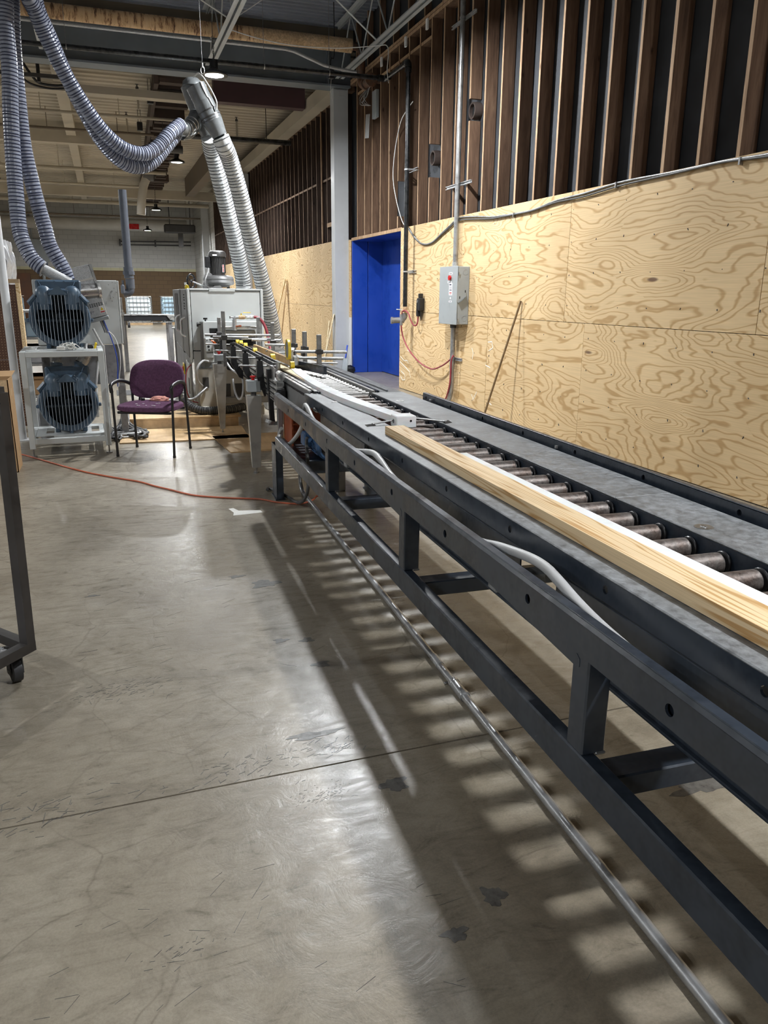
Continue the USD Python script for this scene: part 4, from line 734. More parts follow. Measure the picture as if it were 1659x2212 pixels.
ribbed('clear_dust_hose', 'upper of the two blue-grey ribbed hoses sagging across to the clear duct elbow', [(-.74, 7.95, 4.3), (-.72, 7.97, 4.1)]+H2a, .066, .026, 'clear_hose', 'hose_rib', 'blue-grey ribbed dust hoses')
ribbed('clear_dust_hose', 'lower of the two blue-grey ribbed hoses sagging across the hall', [(-.70, 8.1, 4.3), (-.68, 8.12, 4.1)]+H2b, .066, .026, 'clear_hose', 'hose_rib', 'blue-grey ribbed dust hoses')
ribbed('clear_dust_hose', 'leftmost blue-grey ribbed hose dropping onto the bare steel tube', H1a, .066, .029, 'clear_hose', 'hose_rib', 'blue-grey ribbed dust hoses')
ribbed('clear_dust_hose', 'blue-grey ribbed hose dropping behind the upper blower', H1b, .066, .029, 'clear_hose', 'hose_rib', 'blue-grey ribbed dust hoses')
yd = thing('dust_duct', 'smoky grey plastic Y-duct hung from a wire below the bright lamp', 'duct', frame=CONV, base=(.85, 9.1, 3.0))
def seg(a, b, r0, r1, n=22): return tube([a, b], [r0, r1], n)
A, B = np.array((.735, 9.0, 3.50)), np.array((.96, 9.0, 3.04)); L = lambda t: tuple(A+(B-A)*t)
part(yd, 'tube', cat(seg(L(.0), L(.32), .10, .10), seg(L(.30), L(.62), .105, .105)), 'duct_smoke', smooth=50)
part(yd, 'band', cat(seg(L(.48), L(.50), .11, .11), seg(L(.60), L(.62), .111, .111), seg(L(.66), L(.675), .108, .108)), 'motor_dark', smooth=50)
part(yd, 'reducer', cat(seg(L(.62), L(.70), .106, .106), seg(L(.70), L(1.0), .105, .078)), 'duct_smoke', smooth=50)
A2, B2 = np.array((.71, 9.25, 3.56)), np.array((.87, 9.25, 3.08)); L2 = lambda t: tuple(A2+(B2-A2)*t)
part(yd, 'tube', cat(seg(L2(0), L2(.7), .115, .105), seg(L2(.7), L2(1), .105, .08)), 'duct_smoke', smooth=50)
part(yd, 'end_cap', cat(lathe([(0, .05), (.06, .045), (.10, .01), (.105, -.03), (0, -.03)], (.715, 9.12, 3.55), n=22)), 'duct_smoke', smooth=50)
part(yd, 'elbow', cat(curve([(.53, 8.98, 3.09), (.58, 9.0, 3.085), (.64, 9.05, 3.11), (.70, 9.12, 3.18), (.74, 9.2, 3.26)], .072, .03, 18), curve([(.57, 9.05, 3.06), (.62, 9.1, 3.07), (.68, 9.16, 3.12), (.74, 9.22, 3.2)], .072, .03, 18)), 'duct_smoke', smooth=50)
part(yd, 'elbow_band', cat(ribs([(.53, 8.98, 3.09), (.58, 9.0, 3.085), (.64, 9.05, 3.11), (.70, 9.12, 3.18)], .05, .073, .006, 18, 4)), 'steel', smooth=40, kind='stuff')
part(yd, 'strap', cat(tube(spline([(.72, 9.0, 3.58), (.76, 8.93, 3.60), (.80, 8.90, 3.57), (.84, 8.885, 3.51), (.89, 8.885, 3.43), (.93, 8.89, 3.34), (.925, 8.90, 3.27)], .02), .008, 8)), 'white_cable', 'white hanging strap', smooth=60)
part(yd, 'hook', cat(tube([(.805+.018*math.cos(a), 8.9, 3.625+.035*math.sin(a)) for a in th], .0045, 6, cap=False), cyl((.805, 8.9, 3.65), (.805, 8.9, 3.69), .01, 8), ), 'steel', smooth=40)
part(yd, 'hanging_wire', cyl((.805, 8.9, 3.69), (.805, 8.9, 5.84), .0022, 6), 'motor_dark', smooth=40)
W1 = [(0.965, 9.0, 3.03), (1.0, 9.03, 2.96), (1.07, 9.17, 2.85), (1.19, 9.33, 2.51), (1.32, 9.5, 2.04), (1.44, 9.67, 1.63), (1.56, 9.83, 1.19), (1.65, 10.0, 0.82), (1.68, 10.05, .70)]
W2 = [(0.875, 9.25, 3.07), (0.91, 9.4, 2.95), (0.94, 9.45, 2.86), (1.04, 9.6, 2.49), (1.17, 9.78, 2.0), (1.25, 9.93, 1.64), (1.262, 9.96, 1.50)]
ribbed('white_dust_hose', 'nearer pale ribbed hose slanting from the duct to the floor behind the machine', W1, .092, .036, 'white_hose', 'white_hose_rib', 'pale ribbed dust hoses', rr=.0045)
ribbed('white_dust_hose', 'left pale ribbed hose slanting from the duct onto the machine roof', W2, .092, .036, 'white_hose', 'white_hose_rib', 'pale ribbed dust hoses', rr=.0045)
tk = thing('dust_port', 'galvanized dust port on the floor behind the machine', 'port', frame=CONV, base=(1.65, 10.2, 0))
part(tk, 'body', box(1.5, 1.8, 9.95, 10.5, 0, .70, .01), 'galv', smooth=False)

# ================================================================== blower stand (s across, d depth, z up)
st = thing('blower_stand', 'white square-tube stand holding two blue blowers', 'stand', frame=BLOW, base=(.31, .4, 0))
def sq(a, b, w=.05): return box(min(a[0], b[0])-w/2, max(a[0], b[0])+w/2, min(a[1], b[1])-w/2, max(a[1], b[1])+w/2, min(a[2], b[2])-w/2, max(a[2], b[2])+w/2, .004)
S0, S1, D0, D1, Z0, Z1 = -.010, .640, 0., .72, .142, .918
for d in (D0, D1):
    for s in (S0, S1+(.03 if d else 0)): part(st, 'upright', sq((s, d, .10), (s, d, Z1)), 'machine_white', smooth=False)
    for z in (Z0, Z1): part(st, 'crossbar', sq((S0+.05, d, z), (S1-.05, d, z)), 'machine_white', smooth=False)
for s in (S0, S1):
    for z in (Z0, Z1): part(st, 'side_rail', sq((s, D0+.05, z), (s, D1-.05, z)), 'machine_white', smooth=False)
    for d in (D0, D1): part(st, 'leveling_foot', cat(cyl((s, d, 0), (s, d, .11), .007, 8), cyl((s, d, 0), (s, d, .012), .028, 14)), 'steel_dull')
def plate(z, d0, d1):
    p = sbox(S0+.03, d0, S1-.03, d1)
    for a in (.10, .50): p = p.difference(sbox(a, d0+.12, a+.07, d1-.10))
    return extr(p, .008, at=z)
part(st, 'top_plate', plate(.943, .03, .60), 'machine_white', smooth=False)
part(st, 'lower_plate', cat(plate(.168, .10, .62), box(S0+.18, S1-.03, .09, .105, .14, .176)), 'machine_white', smooth=False)
def blower(label, zc, d=.18):
    t = thing('blower', label, 'blower', 'ribbed blue side-channel blowers', frame=BLOW, base=(.335, d+.15, zc-.27)); s0 = .325; R = .252
    part(t, 'housing', lathe([(0, .30), (.14, .30), (.20, .27), (.245, .20), (.250, .06), (.240, .035), (.228, .05), (.215, .15), (.17, .17), (.05, .17), (.045, .07), (0, .07)], (s0, d, zc), 'y', 40), 'blower_blue', smooth=35)
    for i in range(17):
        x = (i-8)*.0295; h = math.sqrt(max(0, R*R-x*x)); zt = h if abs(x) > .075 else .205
        part(t, 'cooling_fin', cat(hull([(s0+x-.0028, d, zc-h), (s0+x+.0028, d, zc-h), (s0+x-.0028, d, zc+zt), (s0+x+.0028, d, zc+zt), (s0+x-.0028, d+.10, zc-h-.004), (s0+x+.0028, d+.10, zc-h-.004), (s0+x-.0028, d+.10, zc+zt), (s0+x+.0028, d+.10, zc+zt)])), 'blower_fin_lit', smooth=False)
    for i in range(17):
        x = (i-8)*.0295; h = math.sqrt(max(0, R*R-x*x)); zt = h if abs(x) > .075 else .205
        part(t, 'fin_edge', box(s0+x-.0022, s0+x+.0022, d-.012, d+.002, zc-h+.004, zc+zt-.004 if abs(x) < .07 or abs(x) > .19 else zc+.12), 'fin_edge', smooth=False)  # pale strips added as painted highlights where fin edges catch light
    part(t, 'ring', cat(lathe([(.20, .01), (.252, -.0), (.262, .03), (.262, .10), (.245, .10), (.245, .03), (.20, .03), (.20, .01)], (s0, d+.01, zc), 'y', 40)), 'blower_blue', smooth=35)
    part(t, 'split_flange', box(s0-.285, s0+.285, d+.05, d+.10, zc-.035, zc-.005, .006), 'blower_blue', smooth=False)
    for sx in (-1, 1):
        part(t, 'silencer_dome', cat(lathe([(0, .10), (.03, .095), (.062, .07), (.072, .03), (.074, 0), (.074, -.11), (0, -.11)], (s0+sx*.12, d+.07, zc+.185), 'z', 22), hull([(s0+sx*.05, d+.0, zc+.12), (s0+sx*.18, d+.0, zc+.14), (s0+sx*.05, d+.02, zc+.25), (s0+sx*.17, d+.02, zc+.235), (s0+sx*.05, d+.12, zc+.26), (s0+sx*.19, d+.12, zc+.12)])), 'blower_blue', smooth=40)
        part(t, 'stay_rib', hull([(s0+sx*.12, d+.03, zc+.26), (s0+sx*.125, d+.03, zc+.26), (s0+sx*.155, d+.15, zc+.33), (s0+sx*.16, d+.15, zc+.33), (s0+sx*.12, d+.15, zc+.25)]), 'blower_blue', smooth=False)
        part(t, 'side_lug', hull([(s0+sx*.19, d+.0, zc+.20), (s0+sx*.245, d+.0, zc+.14), (s0+sx*.20, d+.05, zc+.215), (s0+sx*.265, d+.05, zc+.145), (s0+sx*.18, d+.03, zc+.16), (s0+sx*.235, d+.03, zc+.10)]), 'blower_blue', smooth=False)
    part(t, 'centre_lug', hull([(s0-.085, d-.004, zc+.205), (s0+.085, d-.004, zc+.205), (s0-.03, d-.004, zc+.245), (s0+.03, d-.004, zc+.245), (s0-.012, d-.004, zc+.275), (s0+.012, d-.004, zc+.275), (s0-.085, d+.03, zc+.205), (s0+.085, d+.03, zc+.205), (s0-.012, d+.03, zc+.275), (s0+.012, d+.03, zc+.275)]), 'blower_blue', smooth=False)
    part(t, 'back_plate', box(s0-.185, s0+.205, d+.155, d+.19, zc+.05, zc+.335, .02), 'blower_blue', smooth=False)
    for x in (-.16, -.02, .06, .18): part(t, 'bolt', lathe([(0, .012), (.011, .012), (.012, 0), (0, 0)], (s0+x, d+.145, zc+.315), 'y', 6), 'blower_blue')
    if zc < .9: part(t, 'port', cat(cyl((s0-.08, d+.24, zc+.30), (s0-.08, d+.24, zc+.37), .055, 18), cyl((s0+.13, d+.24, zc+.30), (s0+.13, d+.24, zc+.37), .055, 18)), 'blower_blue', smooth=40)
    part(t, 'foot', cat(box(s0-.14, s0-.10, d+.08, d+.26, zc-.272, zc-.18, .005), box(s0+.10, s0+.14, d+.08, d+.26, zc-.272, zc-.18, .005)), 'blower_blue', smooth=False)
    part(t, 'drain_lug', box(s0-.016, s0+.016, d+.01, d+.05, zc-.285, zc-.24, .004), 'blower_blue', smooth=False)
blower('upper ribbed blue blower standing on top of the white stand', 1.222); blower('lower ribbed blue blower inside the white stand', .448, .16)
GA, GB = (.207, .46, 1.657), (.439, .44, 1.529)
gt = thing('steel_tube', 'bare bright steel tube slanting from the leftmost hose to the upper blower', 'tube', frame=BLOW, base=(.1, .5, 1.5))
part(gt, 'tube', cyl(GA, GB, .047, 24), 'galv', smooth=50)
part(gt, 'hose_clamp', cyl(tuple(np.array(GA)*.98+np.array(GB)*.02), tuple(np.array(GA)*.93+np.array(GB)*.07), .071, 20), 'steel')
gt2 = thing('blower_outlet', 'polished steel outlet tube joining the upper blower to the sheet-metal box', 'tube', frame=BLOW, base=(.58, .45, 1.4))
part(gt2, 'tube', cyl((.50, .40, 1.455), (.685, .445, 1.475), .062, 22), 'steel', smooth=50); part(gt2, 'flange', cyl((.665, .44, 1.472), (.69, .445, 1.4755), .075, 20), 'alu', smooth=40)
for k, (a, b) in enumerate((((.25, .40, .80), (.20, .42, .95)), ((.46, .40, .80), (.52, .45, .97)))):
    g3 = thing('outlet_elbow', ('shiny steel elbow rising from the middle of the lower blower', 'shiny steel elbow rising from the right of the lower blower')[k], 'tube', frame=BLOW, base=(a[0], a[1], .78))
    part(g3, 'tube', curve([a, ((a[0]+b[0])/2+.02, a[1]+.02, .87), b], .055, .01, 18), 'steel', smooth=50)
# tilted sheet-metal box
ib = thing('damper_box', 'tilted galvanized sheet-metal box with vents and a warning label beside the upper blower', 'box', frame=BLOW, base=(.66, .5, 1.17))
def tilt(m): return turned(m, -13.0, (0, 1, 0), (.66, .5, 1.42)).apply_translation((-.06, 0, .012))
part(ib, 'upper_box', tilt(box(.575, .735, .46, .60, 1.44, 1.68, .004)), 'galv', smooth=False)
part(ib, 'side_flange', tilt(box(.735, .758, .455, .475, 1.34, 1.68)), 'conduit_grey', smooth=False)
part(ib, 'lower_box', tilt(box(.575, .755, .45, .60, 1.205, 1.435, .004)), 'galv', smooth=False)
part(ib, 'bottom_tray', tilt(box(.57, .762, .445, .60, 1.165, 1.20, .006)), 'box_grey', smooth=False)
part(ib, 'trim_strip', tilt(box(.58, .735, .452, .46, 1.545, 1.56)), 'duct_white', smooth=False)
for r in range(3):
    for c in range(7): part(ib, 'vent_slot', tilt(box(.60+c*.021, .615+c*.021, .4485, .4505, 1.325-r*.012, 1.331-r*.012)), 'dark_gap', smooth=False)
for s, z in ((.583, 1.67), (.66, 1.672), (.728, 1.67), (.583, 1.61), (.745, 1.60), (.745, 1.50), (.745, 1.42)): part(ib, 'screw', tilt(disc((s, .4595, z), .006, (0, -1, 0), .006, 8)), 'steel')
part(ib, 'warning_label', tilt(box(.70, .745, .4485, .4505, 1.235, 1.30)), 'label_white', smooth=False)
part(ib, 'warning_mark', tilt(extr(Polygon([(.708, 1.258), (.738, 1.258), (.723, 1.288)]), .001, 'xz', .4478)), 'yellow_plastic', smooth=False)
part(ib, 'warning_mark', tilt(box(.703, .742, .4478, .4486, 1.238, 1.250)), 'ink_red', smooth=False)
part(ib, 'script_mark', tilt(cat(box(.60, .612, .4485, .4505, 1.255, 1.26), box(.618, .622, .4485, .4505, 1.24, 1.27), box(.63, .645, .4485, .4505, 1.258, 1.262))), 'ink', smooth=False)
part(ib, 'hanging_lead', tilt(cat(cyl((.68, .5, 1.17), (.69, .5, 1.05), .012, 8), cyl((.70, .5, 1.17), (.705, .5, 1.04), .009, 8))), 'cast_grey')
# control cabinet behind with its legs
kb = thing('control_cabinet', 'plain off-white control cabinet on grey legs behind the blowers', 'cabinet', frame=BLOW, base=(.55, 1.0, 0))
part(kb, 'body', box(.09, .865, .82, 1.05, .945, 1.565, .006), 'machine_white', smooth=False)
part(kb, 'side_door', box(.865, .88, .82, 1.28, .95, 1.56, .004), 'machine_white', smooth=False)
part(kb, 'edge_post', box(.88, .91, 1.0, 1.05, .93, 1.40, .003), 'stainless', smooth=False)
part(kb, 'hinge', cat(cyl((.90, .98, 1.22), (.90, .98, 1.28), .012, 8), box(.88, .92, .96, .98, 1.235, 1.255)), 'steel')
for s in (.14, .83): part(kb, 'leg', box(s-.035, s+.035, .84, .90, 0, .945, .004), 'alu_grey', smooth=False)
part(kb, 'shelf_plate', box(.10, .86, .84, .86, .55, .94), 'alu_grey', smooth=False)
sc9 = random.Random(2)
part(kb, 'scuff', cat(*[turned(box(x, x+sc9.uniform(.006, .016), .8175, .8195, z, z+.003), sc9.uniform(20, 80), (0, 1, 0), (x, .82, z)) for x, z in [(sc9.uniform(.74, .85), sc9.uniform(1.34, 1.55)) for _ in range(14)]]), 'motor_dark', smooth=False, kind='stuff')
pv = thing('vent_pipe', 'upright dark grey plastic pipe with union and elbow on the cabinet side', 'pipe', base=(.25, 8.7, 1.4))
part(pv, 'pipe', cyl((.256, 8.72, 1.60), (.256, 8.72, 2.44), .040, 22), 'pvc_grey', smooth=50)
part(pv, 'union', cat(cyl((.256, 8.72, 1.66), (.256, 8.72, 1.70), .050, 12), cyl((.256, 8.72, 1.625), (.256, 8.72, 1.66), .058, 8), cyl((.256, 8.72, 1.59), (.256, 8.72, 1.625), .048, 20)), 'pvc_grey', smooth=40)
part(pv, 'elbow', cat(cyl((.262, 8.72, 1.49), (.262, 8.72, 1.585), .044, 20), curve([(.262, 8.72, 1.50), (.257, 8.72, 1.465), (.235, 8.72, 1.445), (.20, 8.72, 1.445)], .040, .01, 18), cyl((.205, 8.72, 1.445), (.19, 8.72, 1.445), .046, 18)), 'pvc_grey', smooth=40)
part(pv, 'valve', cat(box(.165, .205, 8.66, 8.76, 1.43, 1.53, .015), cyl((.19, 8.70, 1.50), (.19, 8.70, 1.57), .012, 10)), 'pvc_grey', smooth=30)
def line_thing(name, label, cat_, P, r, m, frame=WORLD, n=8): 
    t = thing(name, label, cat_, frame=frame, base=np.array(P[0], float)); part(t, cat_, curve(P, r, .03, n), m, smooth=60); return t
line_thing('blue_cable', 'thin blue cable hanging from the damper box past the stand', 'cable', [(.70, .47, 1.20), (.725, .47, 1.12), (.755, .47, 1.03), (.785, .47, .90), (.795, .47, .78), (.785, .47, .66), (.78, .48, .56)], .005, 'blue_cable', BLOW)
line_thing('white_cable', 'thin white cable arching beside the blue one', 'cable', [(.735, .46, 1.09), (.77, .46, 1.06), (.80, .46, 1.0), (.82, .46, .90), (.82, .46, .78), (.80, .46, .66), (.785, .47, .56)], .005, 'white_cable', BLOW)
line_thing('grey_wire_hose', 'grey hose running from the upper blower down to the stand top', 'hose', [(.60, .35, 1.12), (.625, .34, 1.06), (.65, .34, 1.0), (.67, .34, .96)], .012, 'hose_grey', BLOW)
line_thing('side_hose', 'grey hose curving down inside the right of the stand', 'hose', [(.62, .55, .80), (.60, .52, .70), (.585, .5, .62), (.57, .5, .54)], .014, 'hose_grey', BLOW)
wbn = thing('cable_bundle', 'tangled white power cable heaped on the stand top in front of the upper blower', 'cable', frame=BLOW, base=(.38, .05, .945))
rr = random.Random(12); pts = []
for k in range(64):
    a = k*1.05; pts.append((.38+.085*math.cos(a)*rr.uniform(.3, 1.1)+.012*math.sin(k*.3), .05+.045*math.sin(a*1.31)*rr.uniform(.3, 1), .956+abs(math.sin(a*.77))*.065*rr.uniform(.2, 1)))
part(wbn, 'cord', curve(pts, .0038, .012, 6), 'white_cable', smooth=60)
part(wbn, 'plug', box(.275, .345, .0, .045, .948, .985, .006), 'white_cable', smooth=False)
yt = thing('yellow_tool', 'small black and yellow hand tool lying on the stand top', 'tool', frame=BLOW, base=(.55, .15, .951))
part(yt, 'body', box(.535, .585, .15, .19, .951, .985, .008), 'black_plastic', smooth=False); part(yt, 'grip', turned(box(.585, .605, .15, .19, .951, 1.01, .006), 18, (0, 1, 0), (.59, .17, .95)), 'yellow_plastic', smooth=False)

# ================================================================== purple chair
ch = thing('armchair', 'purple fabric office chair with black arms and legs', 'chair', frame=CHAIR, base=(0, 0, 0))
def pad(cx, cy, w, d, z0, z1, n=2.6, crown=.012, N=26):
    """a cushion: superellipse in plan with a crowned top"""
    th = np.linspace(0, 2*np.pi, N*2, endpoint=False); S = lambda a: np.sign(a)*np.abs(a)**(2/n); V = []
    for k, z in ((.90, z0), (1.0, z0+.012), (1.0, z1-.016), (.95, z1-.004), (.75, z1+crown*.4), (.4, z1+crown), (.02, z1+crown)):
        V.append(np.c_[cx+k*w/2*S(np.cos(th)), cy+k*d/2*S(np.sin(th)), np.full(len(th), z)])
    n2 = len(th); V = np.vstack(V); F = []
    for i in range(6):
        for j in range(n2):
            q = [i*n2+j, i*n2+(j+1) % n2, (i+1)*n2+(j+1) % n2, (i+1)*n2+j]; F += [(q[0], q[1], q[2]), (q[0], q[2], q[3])]
    F += [(0, j+1, j) for j in range(1, n2-1)]; return trimesh.Trimesh(V, F, process=False)
seat = pad(0, -.01, .555, .50, .412, .468, 3.2, .016); part(ch, 'seat', seat, 'purple_fabric', smooth=50)
bk = pad(0, 0, .52, .37, 0, .045, 3.8, .014); v = np.array(bk.vertices); v = np.c_[v[:, 0], .225-(v[:, 2]-.02)-.045*(v[:, 0]/.26)**2+.22*(v[:, 1]), .665+v[:, 1]*.96]
v[:, 2] += np.where(v[:, 2] > .7, -.025*(v[:, 0]/.26)**2, 0); bk.vertices = v; bk.fix_normals(); part(ch, 'backrest', bk, 'purple_fabric', smooth=50)
for s in (-1, 1):
    x = s*.278
    part(ch, 'leg', cat(cyl((x-s*.012, -.215, 0), (x, -.20, .62), .0115, 12), cyl((x-s*.012, -.215, 0), (x-s*.012, -.215, .02), .014, 12)), 'black_plastic', smooth=50)
    part(ch, 'leg', cat(cyl((x-s*.012, .235, 0), (x-s*.02, .20, .60), .0115, 12), cyl((x-s*.012, .235, 0), (x-s*.012, .235, .02), .014, 12)), 'black_plastic', smooth=50)
    part(ch, 'armrest', tube(spline([(x, -.205, .585), (x, -.215, .625), (x+s*.004, -.20, .648), (x+s*.01, -.12, .664), (x+s*.01, -.02, .668), (x+s*.004, .08, .655), (x-s*.012, .17, .628), (x-s*.03, .205, .60)], .015), .0165, 12), 'black_plastic', smooth=60)
part(ch, 'seat_frame', cat(box(-.25, .25, -.19, -.165, .39, .412, .004), box(-.25, .25, .175, .20, .39, .412, .004)), 'black_plastic', smooth=False)
part(ch, 'back_support', cat(*[cyl((s*.20, .20, .40), (s*.19, .26, .62), .011, 10) for s in (-1, 1)]), 'black_plastic', smooth=50)
rp = random.Random(4)
for i in range(9): x, y = rp.uniform(-.08, .14), rp.uniform(-.23, -.10); part(ch, 'paint_fleck', extr(blot(x, y, rp.uniform(.004, .014), rp.uniform(.003, .008), 60+i, 10), .002, at=.4815 if y > -.19 else .474), 'label_white', smooth=False)
rg = thing('rag', 'crumpled pinkish cloth rag lying on the purple chair seat', 'rag', frame=CHAIR, base=(.06, .10, .482))
g = trimesh.creation.icosphere(4, 1.0); vv = np.array(g.vertices); import meshkit
vv = vv*np.array((.085, .055, .030))*(1+.75*(meshkit.fbm(vv*2.6+3, 4, 5)[:, None]-.5)); vv[:, 2] = np.maximum(vv[:, 2], -.012)+.494; vv[:, 0] += .06; vv[:, 1] += .06; g.vertices = vv
part(rg, 'cloth', g, 'rag_pink', smooth=60)
bp = thing('black_clip', 'small black plastic clip lying on the chair seat beside the rag', 'clip', frame=CHAIR, base=(-.09, .02, .48)); part(bp, 'body', cat(box(-.105, -.075, .02, .05, .481, .505, .004), box(-.10, -.095, .02, .03, .505, .515)), 'black_plastic', smooth=False)

# ================================================================== left edge
wp = thing('white_pole', 'scuffed white painted steel pole at the left edge', 'pole', base=(-.90, 8.5, 0)); part(wp, 'pole', cyl((-.905, 8.5, 0), (-.905, 8.5, 4.9), .040, 24), 'white_paint', smooth=50)
part(wp, 'base_plate', box(-.98, -.83, 8.42, 8.58, 0, .01), 'white_paint', smooth=False)
pg = thing('pegboard_rack', 'dark brown pegboard panel framed with a raw wood stud behind the white pole', 'panel', base=(-1.2, 9.1, 0))
part(pg, 'board', box(-1.9, -.86, 9.10, 9.106, .76, 1.52), 'pegboard', smooth=False); part(pg, 'board', box(-1.9, -.86, 9.10, 9.106, .05, .755), 'pegboard', smooth=False)
part(pg, 'hole', cat(*[disc((x, 9.1, z), .0034, (0, -1, 0), .001, 6) for x in np.arange(-1.14, -.87, .028) for z in np.arange(.10, 1.5, .028)]), 'cardboard_edge', 'pale peg holes', smooth=False, kind='stuff')
part(pg, 'frame_stud', box(-.862, -.822, 9.08, 9.17, .02, 1.535, .003), 'lumber', smooth=False); part(pg, 'frame_stud', box(-1.9, -.822, 9.08, 9.17, 1.535, 1.575, .003), 'pallet_wood', smooth=False)
cb = thing('cardboard_box', 'tall open cardboard box at the left edge beside the white stand', 'box', base=(-1.0, 7.09, 0))
part(cb, 'body', cat(box(-.803, -.797, 6.93, 7.25, 0, .765), box(-1.15, -.797, 6.93, 6.936, 0, .765), box(-1.15, -.80, 7.244, 7.25, 0, .765), box(-1.15, -1.144, 6.93, 7.25, 0, .765), box(-1.15, -.80, 6.93, 7.25, 0, .006)), 'cardboard', smooth=False)
part(cb, 'flap', hull([(-.80, 7.245, .765), (-1.15, 7.245, .765), (-.78, 7.37, .80), (-1.15, 7.37, .80), (-.80, 7.25, .762), (-1.15, 7.25, .762)]), 'cardboard', smooth=False)
part(cb, 'flap', cat(*[turned(box(-1.15, -.81+.003*i, 6.90-.006*i, 6.904-.006*i, .58, .765), -6, (1, 0, 0), (0, 6.9, .765)) for i in range(4)]), 'cardboard_edge', 'torn folded front flap', smooth=False)
part(cb, 'print_mark', cat(box(-.7968, -.796, 7.03, 7.13, .62, .68), box(-.7968, -.796, 7.03, 7.10, .56, .60), box(-.7968, -.796, 7.02, 7.08, .12, .20)), 'pallet_wood', smooth=False)
pw = thing('wrapped_stack', 'pallet stack wrapped in crinkled grey film behind the pole', 'stack', base=(-1.3, 10.5, 0))
g = box(-1.9, -1.02, 10.0, 10.9, .05, 2.02); g = g.subdivide_to_size(.12); vv = np.array(g.vertices); vv += (meshkit.fbm(vv*4, 4, 2)[:, None]-.5)*np.array((.16, .16, .05)); g.vertices = vv; part(pw, 'film', g, 'wrap_film', smooth=40)
part(pw, 'pallet', box(-1.9, -1.05, 10.0, 10.9, 0, .06), 'pallet_wood', smooth=False)
ca = thing('steel_cart', 'black steel platform cart with treadplate deck at the left edge', 'cart', base=(-.5, 2.95, 0))
dx = np.array((-.643, -.766, 0)); dy = np.array((-.62, .785, 0)); dy = dy/np.linalg.norm(dy); C0 = np.array((-.383, 2.945, .17))
def bar(p, q, w=.038, h=.038):
    p, q = np.array(p, float), np.array(q, float); t = (q-p)/np.linalg.norm(q-p); up = np.array((0, 0, 1.)) if abs(t[2]) < .9 else dx
    a = np.cross(t, up); a /= np.linalg.norm(a); b = np.cross(a, t); return hull([p+s*a*w/2+r*b*h/2 for s in (-1, 1) for r in (-1, 1)]+[q+s*a*w/2+r*b*h/2 for s in (-1, 1) for r in (-1, 1)])
part(ca, 'frame_bar', bar(C0-dx*.02, C0+dx*.9), 'cart_steel', smooth=False); part(ca, 'frame_bar', bar(C0-dy*.0, C0+dy*.55), 'cart_steel', smooth=False)
part(ca, 'frame_bar', bar(C0+dy*.55, C0+dy*.55+dx*.9), 'cart_steel', smooth=False); part(ca, 'frame_bar', bar(C0+dx*.9, C0+dy*.55+dx*.9), 'cart_steel', smooth=False)
part(ca, 'post', bar(C0+(0, 0, .0), C0+(.012, .02, .95)), 'cart_steel', smooth=False)
part(ca, 'push_bar', bar(C0+(.012, .02, .95), C0+(.012, .02, .95)+dy*.55), 'cart_steel', smooth=False)
a = C0+dx*.05+dy*.05; part(ca, 'deck', hull([a+k*dx+m*dy+(0, 0, z) for k in (0, .8) for m in (0, .45) for z in (-.012, -.008)]), 'treadplate', 'silver treadplate deck', smooth=False)
rt = random.Random(3); part(ca, 'tread', cat(*[turned(box(-.012, .012, -.0025, .0025, 0, .002), rt.choice((25, -65)), (0, 0, 1), (0, 0, 0)).apply_translation(a+dx*rt.uniform(.0, .4)+dy*rt.uniform(0, .4)+(0, 0, -.008)) for _ in range(240)]), 'treadplate', smooth=False, kind='stuff')
w0 = np.array((-.447, 3.02, .052)); ax = np.array((.93, .36, 0.))
def turnax(m): return turned(m, math.degrees(math.atan2(ax[1], ax[0])), (0, 0, 1), w0)
cs = part(ca, 'caster', turnax(cat(box(w0[0]-.026, w0[0]-.022, w0[1]-.02, w0[1]+.02, .035, .125), box(w0[0]+.022, w0[0]+.026, w0[1]-.02, w0[1]+.02, .035, .125), box(w0[0]-.04, w0[0]+.04, w0[1]-.045, w0[1]+.045, .125, .135), cyl(w0+(0, 0, .07), w0+(0, 0, .085), .03, 14))), 'motor_dark')
part(cs, 'wheel', turnax(lathe([(.0, -.016), (.03, -.016), (.034, -.019), (.050, -.016), (.052, 0), (.050, .016), (.034, .019), (.03, .016), (0, .016)], w0, 'x', 28)), 'rubber', smooth=40)
part(cs, 'axle', turnax(cyl(w0-(.03, 0, 0), w0+(.03, 0, 0), .007, 8)), 'steel')
part(cs, 'brake_tab', turnax(box(w0[0]-.015, w0[0]+.015, w0[1]+.05, w0[1]+.075, .05, .056)), 'steel', smooth=False)
w1 = w0+dx*.75; part(ca, 'caster', cat(lathe([(.0, -.016), (.05, -.016), (.052, 0), (.05, .016), (0, .016)], w1, 'x', 20), box(w1[0]-.026, w1[0]+.026, w1[1]-.02, w1[1]+.02, .06, .14)), 'rubber')
w1 = w0+dy*.42; part(ca, 'caster', cat(lathe([(.0, -.016), (.05, -.016), (.052, 0), (.05, .016), (0, .016)], w1, 'x', 20), box(w1[0]-.026, w1[0]+.026, w1[1]-.02, w1[1]+.02, .06, .14)), 'rubber')
